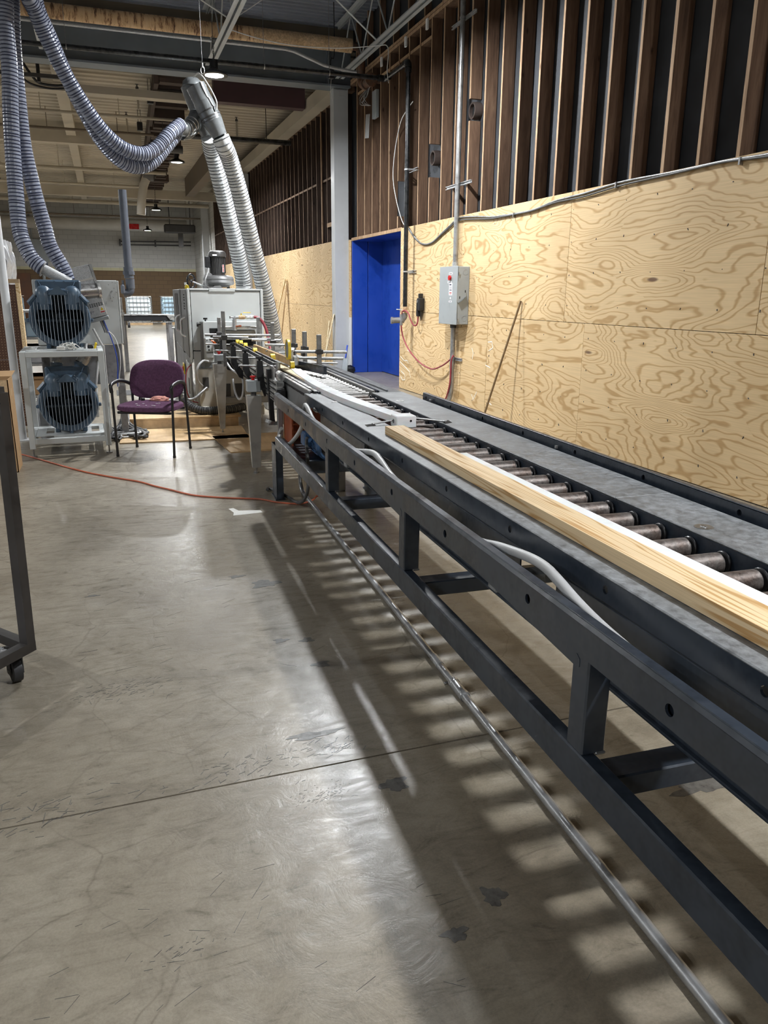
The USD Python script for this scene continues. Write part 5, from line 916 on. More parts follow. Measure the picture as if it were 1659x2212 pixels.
# orange cord on the floor
t = thing('extension_cord', 'thin orange extension cord snaking across the floor to the conveyor', 'cord', base=(.4, 6, 0))
part(t, 'cord', curve([(-1.0, 7.9, .007), (-.808, 7.636, .007), (-.61, 7.3, .007), (-.291, 6.775, .007), (-.06, 6.48, .007), (.134, 6.26, .007), (.24, 6.08, .007), (.356, 5.908, .007), (.45, 5.76, .007), (.537, 5.661, .007), (.74, 5.53, .007), (.943, 5.433, .007), (1.053, 5.303, .007), (1.203, 5.215, .007), (1.30, 5.235, .025), (1.355, 5.274, .04), (1.51, 5.21, .007), (1.8, 5.23, .007), (2.3, 5.4, .007)], .0065, .02, 8), 'cord_orange', smooth=60)
# boards on the floor under machine and chair
for i, (x0, x1, y0, y1, z0, z1, a, lab) in enumerate(((.02, 1.3, 7.98, 8.75, 0, .012, -3, 'pale plywood sheet lying flat on the floor behind the chair'), (.06, 1.35, 8.80, 9.6, .10, .118, -2, 'raised plywood sheet of the low platform under the machine front'), (1.0, 1.9, 7.2, 8.1, 0, .012, 4, 'brown hardboard sheet on the floor under the belt feeder'))):
    solo('floor_board', lab, 'board', turned(box(x0, x1, y0, y1, z0, z1), a, (0, 0, 1), (x0, y0, 0)), 'plywood_floor', smooth=False)
for i, (x0, x1, y, a) in enumerate(((.06, 1.32, 8.80, -2), (.06, 1.32, 9.5, -2))):
    solo('platform_timber', ('front timber under the raised platform sheet', 'rear timber under the raised platform sheet')[i], 'timber', turned(box(x0, x1, y, y+.04, 0, .099, .003), a, (0, 0, 1), (x0, 8.8, 0)), 'pallet_wood', smooth=False)

# ================================================================== things on the right wall
db = thing('disconnect_box', 'grey electrical disconnect box with red button on the plywood wall', 'electrical box', base=(4.25, 9.52, 1.07))
BX0, BX1, BY0, BY1, BZ0, BZ1 = 4.17, 4.338, 9.165, 9.72, 1.085, 1.79
part(db, 'enclosure', box(BX0+.012, BX1, BY0, BY1, BZ0, BZ1, .006), 'box_grey', smooth=False)
part(db, 'door', box(BX0, BX0+.012, BY0-.004, BY1+.004, BZ0-.005, BZ1+.005, .004), 'box_grey', smooth=False)
part(db, 'handle_plate', extr(Polygon([(BX0-.004, 1.62), (BX0+.10, 1.53), (BX0+.125, 1.47), (BX0+.125, 1.43), (BX0+.02, 1.35), (BX0-.004, 1.37)]), .010, 'xz', BY0-.010), 'box_grey', smooth=False)
part(db, 'handle_edge', hull([(BX0+.02, BY0-.03, 1.35), (BX0+.125, BY0-.03, 1.43), (BX0+.02, BY0-.0, 1.345), (BX0+.125, BY0-.0, 1.425)]), 'box_grey', smooth=False)
for x, z in ((BX0+.03, 1.40), (BX0+.105, 1.475)): part(db, 'slot', box(x, x+.010, BY0-.0115, BY0-.0095, z, z+.03), 'dark_gap', smooth=False)
for z in (1.70, 1.14): part(db, 'latch', cat(box(BX0+.014, BX0+.026, BY0-.012, BY0, z-.02, z+.02, .002)), 'steel', smooth=False)
for z in (1.72, 1.16): part(db, 'knockout', lathe([(.030, 0), (.034, 0), (.034, .002), (.030, .002), (.030, 0)], (BX0+.11, BY0-.002, z), 'y', 22), 'box_grey')
part(db, 'button', lathe([(0, .026), (.024, .026), (.030, .02), (.030, 0), (0, 0)], (BX0-.026, 9.37, 1.655), 'x', 20), 'red_plastic', 'red stop button')
def sign(y0, y1, z0, z1, m='label_white', x=BX0, t=.0012): return box(x-t, x, y0, y1, z0, z1)
for y0, y1, z0, z1 in ((9.32, 9.42, 1.695, 1.72), (9.33, 9.46, 1.59, 1.615), (9.31, 9.41, 1.44, 1.59), (9.345, 9.375, 1.395, 1.42), (9.315, 9.405, 1.355, 1.375)): part(db, 'sticker', sign(y0, y1, z0, z1), 'label_white', smooth=False)
for y0, y1, z0, z1, m in ((9.34, 9.395, 1.563, 1.578, 'ink'), (9.325, 9.395, 1.54, 1.545, 'ink'), (9.325, 9.395, 1.528, 1.532, 'ink'), (9.325, 9.395, 1.500, 1.512, 'ink'), (9.325, 9.395, 1.466, 1.478, 'ink_red'), (9.325, 9.395, 1.452, 1.456, 'ink_red'), (9.35, 9.44, 1.60, 1.606, 'ink'), (9.335, 9.405, 1.703, 1.711, 'ink'), (9.33, 9.39, 1.362, 1.368, 'ink')): part(db, 'sticker_print', sign(y0, y1, z0, z1, x=BX0-.0012, t=.0006), m, smooth=False)
cd = thing('conduit_riser', 'vertical galvanized conduit running up the wall through the disconnect box', 'conduit', base=(4.27, 9.5, 0))
part(cd, 'pipe', cat(cyl((4.285, 9.50, 1.79), (4.285, 9.50, 5.9), .031, 20)), 'conduit_grey', smooth=50)
part(cd, 'pipe', cat(tube(spline([(4.285, 9.50, 1.05), (4.285, 9.50, .62), (4.285, 9.50, .30), (4.285, 9.53, .14), (4.285, 9.62, .03), (4.285, 9.72, .0)], .04), .031, 18)), 'conduit_grey', smooth=50)
part(cd, 'coupling', cat(cyl((4.285, 9.5, 1.79), (4.285, 9.5, 1.85), .037, 18)), 'galv', smooth=50); part(cd, 'coupling', cyl((4.285, 9.5, 1.03), (4.285, 9.5, 1.085), .042, 18), 'motor_dark', smooth=50); part(cd, 'coupling', cyl((4.285, 9.5, 4.05), (4.285, 9.5, 4.12), .035, 18), 'conduit_grey', smooth=50)
part(cd, 'coupling', cyl((4.285, 9.5, .50), (4.285, 9.5, .60), .034, 18), 'conduit_grey', smooth=50)
for z, y0, y1 in ((2.78, 9.20, 9.95), (4.61, 9.22, 9.90), (.63, 9.30, 9.60)): part(cd, 'strut', cat(box(4.318, 4.338, y0, y1, z-.02, z-.012), box(4.318, 4.338, y0, y1, z+.012, z+.02), box(4.334, 4.34, y0, y1, z-.02, z+.02)), 'galv', smooth=False); part(cd, 'clamp', lathe([(.031, -.01), (.036, -.01), (.036, .01), (.031, .01), (.031, -.01)], (4.285, 9.5, z), n=16), 'steel', smooth=40)
bpp = thing('black_gas_pipe', 'black iron pipe with couplings turning from the ceiling down the plywood edge', 'pipe', base=(4.2, 11.1, 1.1))
part(bpp, 'vertical', cyl((4.22, 11.12, 1.26), (4.22, 11.12, 4.50), .032, 20), 'black_pipe', smooth=50)
part(bpp, 'elbow', cat(tube(spline([(4.22, 11.12, 4.46), (4.22, 11.125, 4.50), (4.22, 11.16, 4.53), (4.22, 11.22, 4.53)], .02), .045, 16), cyl((4.22, 11.12, 4.40), (4.22, 11.12, 4.45), .046, 16), cyl((4.22, 11.2, 4.53), (4.22, 11.25, 4.53), .046, 16)), 'black_pipe', smooth=50)
part(bpp, 'along_wall', cyl((4.22, 11.22, 4.53), (4.22, 12.0, 4.53), .032, 18), 'black_pipe', smooth=50)
part(bpp, 'elbow', cat(tube(spline([(4.22, 11.97, 4.53), (4.22, 12.02, 4.53), (4.20, 12.06, 4.53), (4.14, 12.06, 4.53)], .02), .045, 16), cyl((4.22, 11.92, 4.53), (4.22, 11.97, 4.53), .046, 16), cyl((4.15, 12.06, 4.53), (4.10, 12.06, 4.53), .046, 16)), 'black_pipe', smooth=50)
part(bpp, 'across_hall', cyl((-9, 12.06, 4.52), (4.15, 12.06, 4.53), .032, 18), 'black_pipe', smooth=50)
for x in (3.35, 2.4, -.2): part(bpp, 'hanger', cat(lathe([(.034, -.008), (.039, -.008), (.039, .008), (.034, .008), (.034, -.008)], (x, 12.06, 4.53), 'x', 16), cyl((x, 12.06, 4.565), (x, 12.06, 5.85), .004, 6)), 'steel_dull', smooth=40)
for z in (1.77, 3.16): part(bpp, 'strut', cat(box(4.318, 4.338, 10.98, 11.28, z-.02, z-.012), box(4.318, 4.338, 10.98, 11.28, z+.012, z+.02), cyl((4.22, 11.12, z-.01), (4.22, 11.12, z+.01), .038, 16), box(4.22, 4.34, 11.085, 11.095, z-.012, z+.012)), 'galv', smooth=30)
vv2 = thing('drip_valve', 'grey iron filter valve with brass union at the foot of the black pipe', 'valve', base=(4.2, 11.2, 1.05))
part(vv2, 'union', cat(cyl((4.22, 11.12, 1.18), (4.22, 11.12, 1.27), .042, 8), cyl((4.22, 11.12, 1.24), (4.22, 11.12, 1.265), .050, 6)), 'pipe_wrap'); part(vv2, 'lever', cat(cyl((4.17, 11.13, 1.225), (4.10, 11.16, 1.23), .008, 8)), 'steel_dull')
part(vv2, 'body', cat(tube(spline([(4.22, 11.12, 1.19), (4.22, 11.13, 1.12), (4.20, 11.16, 1.08)], .02), .038, 14), cyl((4.22, 11.16, 1.075), (4.05, 11.2, 1.07), .043, 18), cyl((4.06, 11.2, 1.07), (4.03, 11.205, 1.07), .050, 16), cyl((4.18, 11.14, 1.06), (4.18, 11.14, 1.16), .026, 12), cyl((4.17, 11.14, 1.0), (4.17, 11.14, 1.06), .022, 12)), 'cast_grey', smooth=30)
for i, (lab, P) in enumerate((('dark red air hose hanging in a long loop low on the plywood wall', [(4.17, 11.14, 1.0), (4.18, 11.13, .90), (4.20, 11.08, .78), (4.22, 10.93, .65), (4.23, 10.70, .55), (4.24, 10.46, .48), (4.24, 10.22, .45), (4.25, 10.03, .45), (4.26, 9.8, .51), (4.28, 9.66, .57), (4.30, 9.57, .63), (4.31, 9.54, .66)]),
   ('short dark red air hose arching from the valve to the black air gun', [(4.18, 11.14, 1.16), (4.18, 11.12, 1.20), (4.20, 11.05, 1.215), (4.22, 10.97, 1.17), (4.23, 10.90, 1.08), (4.25, 10.82, 1.01), (4.27, 10.75, 1.03), (4.28, 10.74, 1.12), (4.28, 10.74, 1.20)]),
   ('dark red air hose running down beside the lower conduit', [(4.31, 9.50, .66), (4.26, 9.43, .67), (4.245, 9.44, .60), (4.245, 9.45, .45), (4.245, 9.47, .30), (4.245, 9.55, .14), (4.25, 9.66, .03)]))):
    t = thing('air_hose', lab, 'hose', base=np.array(P[0], float)); part(t, 'hose', curve(P, .0105, .02, 10), 'hose_red', smooth=60)
ag = thing('air_gun', 'black air regulator and gun mounted on the plywood beside the pipe', 'air gun', base=(4.29, 10.68, 1.1))
part(ag, 'body', cat(box(4.25, 4.335, 10.63, 10.73, 1.22, 1.40, .012), box(4.26, 4.32, 10.655, 10.70, 1.40, 1.46, .006), box(4.25, 4.31, 10.70, 10.75, 1.14, 1.38, .01)), 'black_plastic', smooth=False)
part(ag, 'gun', cat(hull([(4.27, 10.64, 1.30), (4.32, 10.64, 1.30), (4.27, 10.70, 1.30), (4.29, 10.66, 1.08), (4.31, 10.68, 1.08), (4.30, 10.70, 1.10)])), 'black_plastic'); part(ag, 'gauge', disc((4.25, 10.70, 1.35), .022, (-1, 0, 0), .006, 16), 'steel_dull')
wc = thing('wall_cable', 'pair of grey cables sagging along the top edge of the plywood', 'cable', base=(4.32, 8, 2.3))
WP = [(4.33, 11.35, 2.42), (4.325, 11.2, 2.34), (4.325, 11.08, 2.27), (4.325, 10.85, 2.17), (4.325, 10.68, 2.135), (4.325, 10.5, 2.13), (4.325, 10.3, 2.16), (4.325, 10.05, 2.24), (4.325, 9.81, 2.31), (4.325, 9.6, 2.37), (4.325, 9.39, 2.385), (4.325, 9.0, 2.36), (4.325, 8.62, 2.325), (4.325, 8.3, 2.315), (4.325, 8.06, 2.31), (4.325, 7.65, 2.315), (4.325, 7.2, 2.36), (4.325, 6.71, 2.375), (4.325, 6.15, 2.405), (4.325, 5.48, 2.398), (4.325, 4.93, 2.40), (4.325, 4.5, 2.385), (4.325, 3.8, 2.39), (4.325, 2.9, 2.38)]
part(wc, 'cable', curve(WP, .0095, .05, 8), 'conduit_grey', smooth=60); part(wc, 'cable', curve([(x-.004, y, z-.019-.012*math.sin(y*2.2)) for x, y, z in WP], .0085, .05, 8), 'hose_dark', smooth=60)
for y, z in ((8.05, 2.305), (6.2, 2.395), (4.75, 2.385), (9.62, 2.36)): part(wc, 'staple', box(4.305, 4.34, y-.008, y+.008, z-.035, z+.018, .003), 'steel', smooth=False)
lw = thing('loose_wire', 'loose pale wire bowed between the black pipe and the plywood top', 'wire', base=(4.3, 11.6, 2.4))
part(lw, 'wire', curve([(4.31, 11.16, 4.05), (4.29, 11.35, 3.97), (4.28, 11.57, 3.85), (4.27, 11.75, 3.54), (4.27, 11.84, 3.17), (4.28, 11.72, 2.83), (4.30, 11.5, 2.5), (4.33, 11.36, 2.40)], .007, .04, 8), 'white_cable', smooth=60)
bs = thing('broom_stick', 'old wooden broom handle leaning against the plywood behind the conveyor', 'broom', base=(4.0, 8.05, .0))
part(bs, 'handle', cyl((4.03, 8.03, .05), (4.322, 7.80, 1.39), .0125, 12), 'broom_wood', smooth=50); part(bs, 'socket', cat(cyl((4.015, 8.04, .0), (4.045, 8.02, .10), .018, 12)), 'steel'); part(bs, 'wing_nut', box(4.03, 4.06, 8.0, 8.03, .05, .09, .004), 'steel', smooth=False)
dp = thing('dustpan', 'clear plastic scoop with blue handle leaning on the white column', 'scoop', base=(4.1, 13.95, 0))
sc = hull([(4.03, 13.95, .05), (4.14, 13.95, .02), (4.10, 14.05, .30), (4.21, 14.05, .28)]); part(dp, 'pan', cat(hull([(4.03, 13.93, .02), (4.14, 13.93, .0), (4.10, 14.05, .31), (4.20, 14.05, .28), (4.035, 13.945, .02), (4.145, 13.945, .0), (4.105, 14.06, .31), (4.205, 14.06, .28)]), hull([(4.14, 13.90, .0), (4.145, 13.95, .0), (4.20, 14.02, .28), (4.205, 14.06, .28)]), hull([(4.03, 13.90, .02), (4.035, 13.95, .02), (4.10, 14.02, .31), (4.105, 14.06, .31)])), 'clear_scoop', smooth=False)
part(dp, 'handle', cyl((4.155, 14.05, .29), (4.215, 14.12, .52), .016, 12), 'blue_cable', 'blue handle', smooth=50)
bg = thing('black_bag', 'small crumpled black bag on the floor beside the blue door jamb', 'bag', base=(4.3, 14.1, 0)); g = trimesh.creation.icosphere(3, 1.); v = np.array(g.vertices)*np.array((.10, .08, .09))*(1+.5*(meshkit.fbm(np.array(g.vertices)*2+9, 3, 1)[:, None]-.5)); v[:, 2] = np.maximum(v[:, 2], -.06)+.06; v += (4.26, 14.12, 0); g.vertices = v; part(bg, 'bag', g, 'black_plastic', smooth=60)
for i, (lab, p, q, w, m) in enumerate((('long pale board leaning high on the far plywood', (3.72, 19.3, 0), (4.30, 19.8, 1.76), .14, 'new_board'), ('thin dark batten leaning beside the long pale board', (4.05, 19.5, 0), (4.31, 19.65, 1.70), .04, 'pallet_wood'), ('short pale board leaning on the far plywood', (3.9, 21.0, 0), (4.30, 21.3, 1.25), .09, 'new_board'),
        ('front pale board leaning on the white column', (3.77, 14.35, 0), (4.055, 14.45, 1.05), .10, 'new_board'), ('rear pale board leaning behind the white column', (3.93, 14.75, 0), (4.06, 14.8, .92), .12, 'new_board'))):
    p, q = np.array(p, float), np.array(q, float); t = (q-p)/np.linalg.norm(q-p); a = np.array((.35, .94, 0)); a -= t*(a@t); a /= np.linalg.norm(a); b = np.cross(t, a)
    solo('leaning_board', lab, 'board', hull([e+s*a*w/2+r*b*.011+(0, 0, .02) for e in (p, q) for s in (-1, 1) for r in (-1, 1)]), m, smooth=False)
# burnt wall vents in two stud bays
for i, (y, z) in enumerate(((9.40, 3.60), (10.62, 3.25))):
    t = thing('wall_pipe_stub', ('round dark pipe sleeve poking between studs beside the tall conduit', 'ragged dark sleeve hole between studs left of the tall conduit')[i], 'sleeve', base=(4.45, y, z)); part(t, 'sleeve', lathe([(.075, -.06), (.095, -.06), (.10, .0), (.095, .05), (.075, .05), (.075, -.06)], (4.46, y, z), 'x', 20), 'slat_brown'); part(t, 'mouth', disc((4.445, y, z), .075, (-1, 0, 0), .003, 18), 'dark_gap')

# ================================================================== overhead
op = thing('insulated_pipe', 'large pipe wrapped in scorched tan insulation under the roof deck', 'pipe', base=(0, 13.35, 5.28))
part(op, 'stained_wrap', cyl((-9, 13.35, 5.31), (2.5, 13.35, 5.285), .101, 28), 'pipe_wrap_stained', 'scorched stretch of wrap', smooth=50); part(op, 'clean_wrap', cyl((2.5, 13.35, 5.285), (4.08, 13.35, 5.28), .103, 28), 'pipe_wrap', smooth=50)
part(op, 'elbow', cat(tube(spline([(4.06, 13.35, 5.28), (4.18, 13.35, 5.275), (4.245, 13.35, 5.21), (4.25, 13.35, 5.10)], .03), .062, 18), cyl((4.25, 13.35, 5.11), (4.25, 13.35, 4.82), .062, 18), tube(spline([(4.25, 13.35, 4.83), (4.25, 13.30, 4.74), (4.26, 13.17, 4.70), (4.26, 12.9, 4.70)], .03), .07, 18)), 'rust_pipe', 'rusty elbow at the wall', smooth=50)
part(op, 'flange', cat(lathe([(0, -.02), (.10, -.02), (.10, .02), (0, .02)], (4.26, 12.87, 4.70), 'y', 18), lathe([(0, -.02), (.095, -.02), (.095, .02), (0, .02)], (4.26, 13.12, 4.70), 'y', 18)), 'rust_pipe')
oc = thing('roof_conduit', 'thin silvery conduit running below the scorched pipe', 'conduit', base=(0, 13.2, 5.1))
part(oc, 'pipe', tube(np.vstack([[(-9, 13.2, 5.14)], [(2.97, 13.2, 5.09)], [(3.11, 13.2, 5.07)], [(3.59, 13.2, 4.92)], [(3.73, 13.2, 4.90)], [(4.12, 13.2, 4.87)]]), .024, 12), 'galv', smooth=50); part(oc, 'coupling', cyl((1.94, 13.2, 5.098), (2.03, 13.2, 5.097), .031, 14), 'galv', smooth=50)
jb = thing('chain_bulb', 'black junction box hanging on a threaded rod before the beam', 'junction box', base=(3.85, 13.3, 4.9)); part(jb, 'box', box(3.67, 3.75, 13.2, 13.28, 4.75, 4.88, .008), 'black_plastic', smooth=False); part(jb, 'cord', curve([(3.71, 13.24, 4.88), (3.70, 13.24, 4.95), (3.72, 13.25, 5.05), (3.78, 13.3, 5.12), (3.78, 13.3, 5.85)], .007, .03, 8), 'black_plastic', smooth=60); part(jb, 'rod', cat(cyl((3.35, 13.24, 4.83), (4.1, 13.24, 4.83), .008, 8), *[cyl((x, 13.24, 4.83), (x+.012, 13.24, 4.83), .016, 8) for x in np.arange(3.36, 4.1, .07)]), 'motor_dark'); part(jb, 'drop_wire', curve([(3.71, 13.24, 4.75), (3.70, 13.24, 4.6), (3.73, 13.25, 4.4)], .004, .03, 6), 'white_cable', smooth=60)
def joist(label, x, y0=-7.5, y1=14.2, zb=5.0, zt=5.80):
    t = thing('bar_joist', label, 'joist', 'grey steel bar joists under the near roof', base=(x, 5, zb))
    for s in (-1, 1):
        part(t, 'bottom_chord', cat(box(x+s*.012, x+s*.016, y0, y1, zb, zb+.07), box(x+s*.012, x+s*.075, y0, y1, zb, zb+.005)), 'joist_paint', smooth=False)
        part(t, 'top_chord', cat(box(x+s*.012, x+s*.016, y0, y1, zt-.06, zt), box(x+s*.012, x+s*.075, y0, y1, zt-.005, zt)), 'joist_paint', smooth=False)
    y, k = y0, 0
    while y < y1-.5:
        a, b = ((x, y, zb+.03), (x, y+.6, zt-.03)) if k % 2 == 0 else ((x, y, zt-.03), (x, y+.6, zb+.03)); part(t, 'web_rod', cyl(a, b, .012, 8), 'joist_paint', smooth=50); y += .6; k += 1
joist('grey bar joist above the bright lamp', 1.93); joist('grey bar joist running close along the stud wall', 4.12); joist('grey bar joist above the dust hoses at the left', -.55)
for i, (lab, p, q) in enumerate((('slanting angle brace rising from the middle joist to the right', (1.97, 11.9, 5.03), (3.0, 12.0, 5.75)), ('slanting angle brace falling to the wall joist', (3.05, 12.0, 5.75), (4.08, 12.1, 5.04)), ('slanting angle brace at the left of the middle joist', (1.90, 11.9, 5.03), (.55, 12.0, 5.75)))):
    p, q = np.array(p), np.array(q); t = (q-p)/np.linalg.norm(q-p); b = np.cross(t, (0, 1, 0)); solo('brace', lab, 'brace', hull([e+s*np.array((0, .022, 0))+r*b*.004 for e in (p, q) for s in (-1, 1) for r in (-1, 1)]), 'joist_paint', 'slanting braces between the joists', smooth=False)
tw = thing('roof_wire', 'pale wire drooping from the middle joist across to the wall joist', 'wire', base=(3, 12, 5.0)); part(tw, 'wire', curve([(1.95, 12.5, 5.08), (2.4, 12.5, 5.0), (2.9, 12.4, 4.93), (3.5, 12.2, 4.90), (4.0, 11.9, 4.90), (4.12, 11.75, 4.88), (4.13, 11.7, 4.75), (4.12, 11.72, 4.55), (4.13, 11.68, 4.38)], .007, .04, 8), 'white_cable', smooth=60)
for i, (y, z) in enumerate(((12.6, 4.93), (11.55, 4.93), (10.75, 4.93))): solo('joist_tag', ('small white bracket on the wall plate farthest from the conduit', 'small white bracket midway along the wall plate', 'small white bracket on the wall plate nearest the conduit')[i], 'bracket', box(4.325, 4.35, y-.03, y+.03, z-.10, z+.03, .002), 'label_white', smooth=False)
wj = thing('wall_junction', 'open electrical box with a tangle of wires on the studs above the door', 'junction box', base=(4.3, 13, 4.3)); part(wj, 'box', box(4.30, 4.35, 12.75, 12.95, 4.15, 4.55, .004), 'box_grey', smooth=False); part(wj, 'plate', turned(box(4.27, 4.275, 13.0, 13.2, 3.90, 4.25), 8, (1, 0, 0), (4.27, 13.1, 4.1)), 'galv', smooth=False)
rw = random.Random(21); part(wj, 'wiring', cat(*[curve([(4.27, 13.0+rw.uniform(-.05, .2), 4.62), (4.22+rw.uniform(-.06, .04), 13.1+rw.uniform(-.1, .15), 4.5), (4.22+rw.uniform(-.06, .04), 13.1+rw.uniform(-.1, .1), 4.4), (4.28, 12.95, 4.35)], .006, .03, 6) for _ in range(9)]), 'steel_dull', smooth=60)
# second bay: beams, ribs of the burnt strip, pipes
for lab, m, b in (('tan beam crossing the second bay behind the blue hoses', 'cream_paint', box(-12, 1.9, 16.7, 16.95, 4.98, 5.11)), ('tan beam crossing the second bay below the sagging hoses', 'cream_paint', box(-12, 1.20, 22.0, 22.25, 4.95, 5.42)), ('tan beam crossing the hall near the back wall', 'cream_paint', box(-12, 4.3, 31.0, 31.3, 4.7, 5.0)), ('short dark maroon beam beside the white column', 'maroon_paint', box(2.3, 4.08, 16.5, 16.75, 4.98, 5.42)), ('pale lengthwise beam above the blowers', 'cream_paint', box(-.55, -.33, 14.66, 37, 5.115, 5.42)), ('brown lengthwise beam slanting behind the pale hoses', 'brown_paint', box(3.1, 3.4, 22.3, 30.9, 4.80, 5.42)), ('cream ledger beam along the top of the far stud wall', 'cream_paint', box(4.1, 4.35, 14.66, 33, 4.90, 5.15))):
    solo('roof_beam', lab, 'beam', b, m, smooth=False)
sp = thing('burnt_slats', 'strip of dark brown slats stepping along under the second roof', 'slats', base=(1.9, 27, 5.2)); rs = random.Random(6)
for k in range(44):
    y = 16.2+k*.5; xc = 1.55+.55*(y-16)/22; part(sp, 'slat', box(xc-.30+rs.uniform(-.05, .05), xc+.38+rs.uniform(-.08, .12), y, y+.22, (5.16 if y < 18.5 else 5.03)+rs.uniform(-.03, .03), 5.23), 'slat_brown', smooth=False)
part(sp, 'runner', hull([(1.18, 16.2, 5.12), (1.26, 16.2, 5.12), (1.18, 16.2, 5.40), (1.26, 16.2, 5.40), (1.75, 38, 5.12), (1.83, 38, 5.12), (1.75, 38, 5.40), (1.83, 38, 5.40)]), 'slat_brown', smooth=False); part(sp, 'backing', hull([(1.26, 16.2, 5.36), (1.95, 16.2, 5.36), (1.26, 16.2, 5.415), (1.95, 16.2, 5.415), (1.83, 38, 5.36), (2.5, 38, 5.36), (1.83, 38, 5.415), (2.5, 38, 5.415)]), 'slat_brown', smooth=False)
for lab, y, z, r, x0, x1, m in (('cream sprinkler pipe just behind the first tan beam', 18.4, 4.95, .03, -9, 2.3, 'cream_paint'), ('brown sprinkler pipe above the sagging hoses', 20.4, 4.98, .03, -9, 1.4, 'brown_paint'), ('cream pipe crossing below the second tan beam', 25.2, 4.80, .05, -9, 2.0, 'cream_paint'), ('thin cream pipe crossing behind the plastic vent pipe', 28.2, 4.75, .035, -9, 1.6, 'cream_paint'), ('pale pipe crossing near the back of the hall', 33.2, 4.72, .07, -9, 4.2, 'cream_paint'), ('dark pipe crossing right before the back wall', 36.2, 4.5, .04, -9, 4.2, 'brown_paint'), ('black pipe crossing beside the far stud wall', 18.6, 4.70, .055, 1.6, 4.25, 'black_pipe')):
    t = thing('roof_pipe', lab, 'pipe', base=((x0+x1)/2, y, z)); part(t, 'pipe', cyl((x0, y, z), (x1, y, z), r, 14), m, smooth=50)
    for x in np.arange(max(x0, -3)+.6, x1, 1.5): part(t, 'hanger', cyl((x, y, z), (x, y, 5.42), .008, 6), m)
vd = thing('round_duct', 'white round duct slanting down from a dark fan near the back lamp', 'duct', base=(1.3, 26.5, 4.2)); part(vd, 'duct', tube(spline([(1.55, 26.5, 4.85), (1.42, 26.5, 4.6), (1.32, 26.5, 4.1), (1.28, 26.5, 3.75)], .1), .13, 18), 'duct_white', smooth=50); part(vd, 'fan', lathe([(0, -.2), (.2, -.2), (.26, -.05), (.26, .1), (.1, .2), (0, .2)], (1.62, 26.5, 4.98), 'x', 18), 'motor_dark')
gp = thing('gas_flue', 'dark horizontal flue pipe with grey elbow behind the sagging hoses', 'flue', base=(1.0, 20, 4.7)); part(gp, 'flue', tube(spline([(1.9, 19.0, 4.48), (1.5, 19.0, 4.48), (1.15, 19.0, 4.46), (1.02, 19.0, 4.38)], .05), .085, 16), 'motor_dark', smooth=50); part(gp, 'drop', cyl((1.02, 19.0, 4.40), (1.0, 19.0, 4.0), .075, 16), 'duct_white', smooth=50); part(gp, 'hanger', cyl((1.5, 19, 4.5), (1.5, 19, 5.42), .008, 6), 'motor_dark')
fd = thing('far_duct', 'long white round duct hanging along the back wall', 'duct', base=(0, 39, 4.35)); part(fd, 'duct', cyl((-9, 39.3, 4.34), (3.9, 39.3, 4.42), .26, 24), 'duct_white', smooth=50); part(fd, 'red_patch', box(1.30, 1.75, 39.0, 39.045, 4.20, 4.42), 'red_plastic', 'faded red patch', smooth=False)
for x in (-2.5, .5, 3.2): part(fd, 'strap', cyl((x, 39.3, 4.4), (x, 39.3, 5.42), .015, 6), 'duct_white')
hb = thing('unit_heater', 'dark boxy unit heater hung in the far right corner', 'heater', base=(3.4, 37.6, 3.9)); part(hb, 'body', box(2.75, 4.1, 37.4, 37.8, 3.98, 4.35, .05), 'motor_dark', smooth=False); part(hb, 'stub', box(3.35, 3.55, 37.5, 37.7, 3.4, 3.98), 'motor_dark', smooth=False); part(hb, 'hanger', cat(cyl((3.0, 37.6, 4.3), (3.0, 37.6, 5.42), .02, 6), cyl((3.9, 37.6, 4.3), (3.9, 37.6, 5.42), .02, 6)), 'motor_dark')
rk = thing('pipe_rack', 'row of thin dark pipes on the back wall below the white duct', 'pipe rack', base=(2.5, 40.7, 3.6)); part(rk, 'pipe', cyl((.9, 40.7, 3.75), (4.2, 40.7, 3.80), .03, 8), 'motor_dark'); part(rk, 'pipe', cyl((.9, 40.7, 3.60), (4.2, 40.7, 3.64), .03, 8), 'motor_dark'); part(rk, 'bracket', cat(box(.88, .94, 40.65, 40.995, 3.55, 3.85), box(2.5, 2.56, 40.65, 40.995, 3.55, 3.85)), 'motor_dark', smooth=False, kind='stuff')
ep = thing('electric_panel', 'grey electrical panel with conduits on the back wall behind the hoses', 'electrical panel', base=(-2.7, 40.8, 2.0)); part(ep, 'panel', box(-3.1, -2.3, 40.75, 40.995, 2.75, 3.75), 'box_grey', smooth=False); part(ep, 'conduit', cat(cyl((-2.6, 40.85, .2), (-2.6, 40.85, 2.75), .07, 8), cyl((-2.95, 40.85, 3.75), (-2.95, 40.85, 4.9), .04, 8), cyl((-2.4, 40.85, 3.75), (-2.4, 40.85, 4.9), .04, 8)), 'box_grey', kind='stuff')
rd = thing('plank_door', 'tall reddish-brown plank door standing on the brown back wall', 'door', base=(-3.6, 40.9, 0)); part(rd, 'leaf', box(-3.95, -3.2, 40.85, 41, 0, 2.25), 'brown_door', smooth=False); part(rd, 'rail', box(-3.95, -3.2, 40.83, 40.85, 1.1, 1.25), 'brown_door', smooth=False)
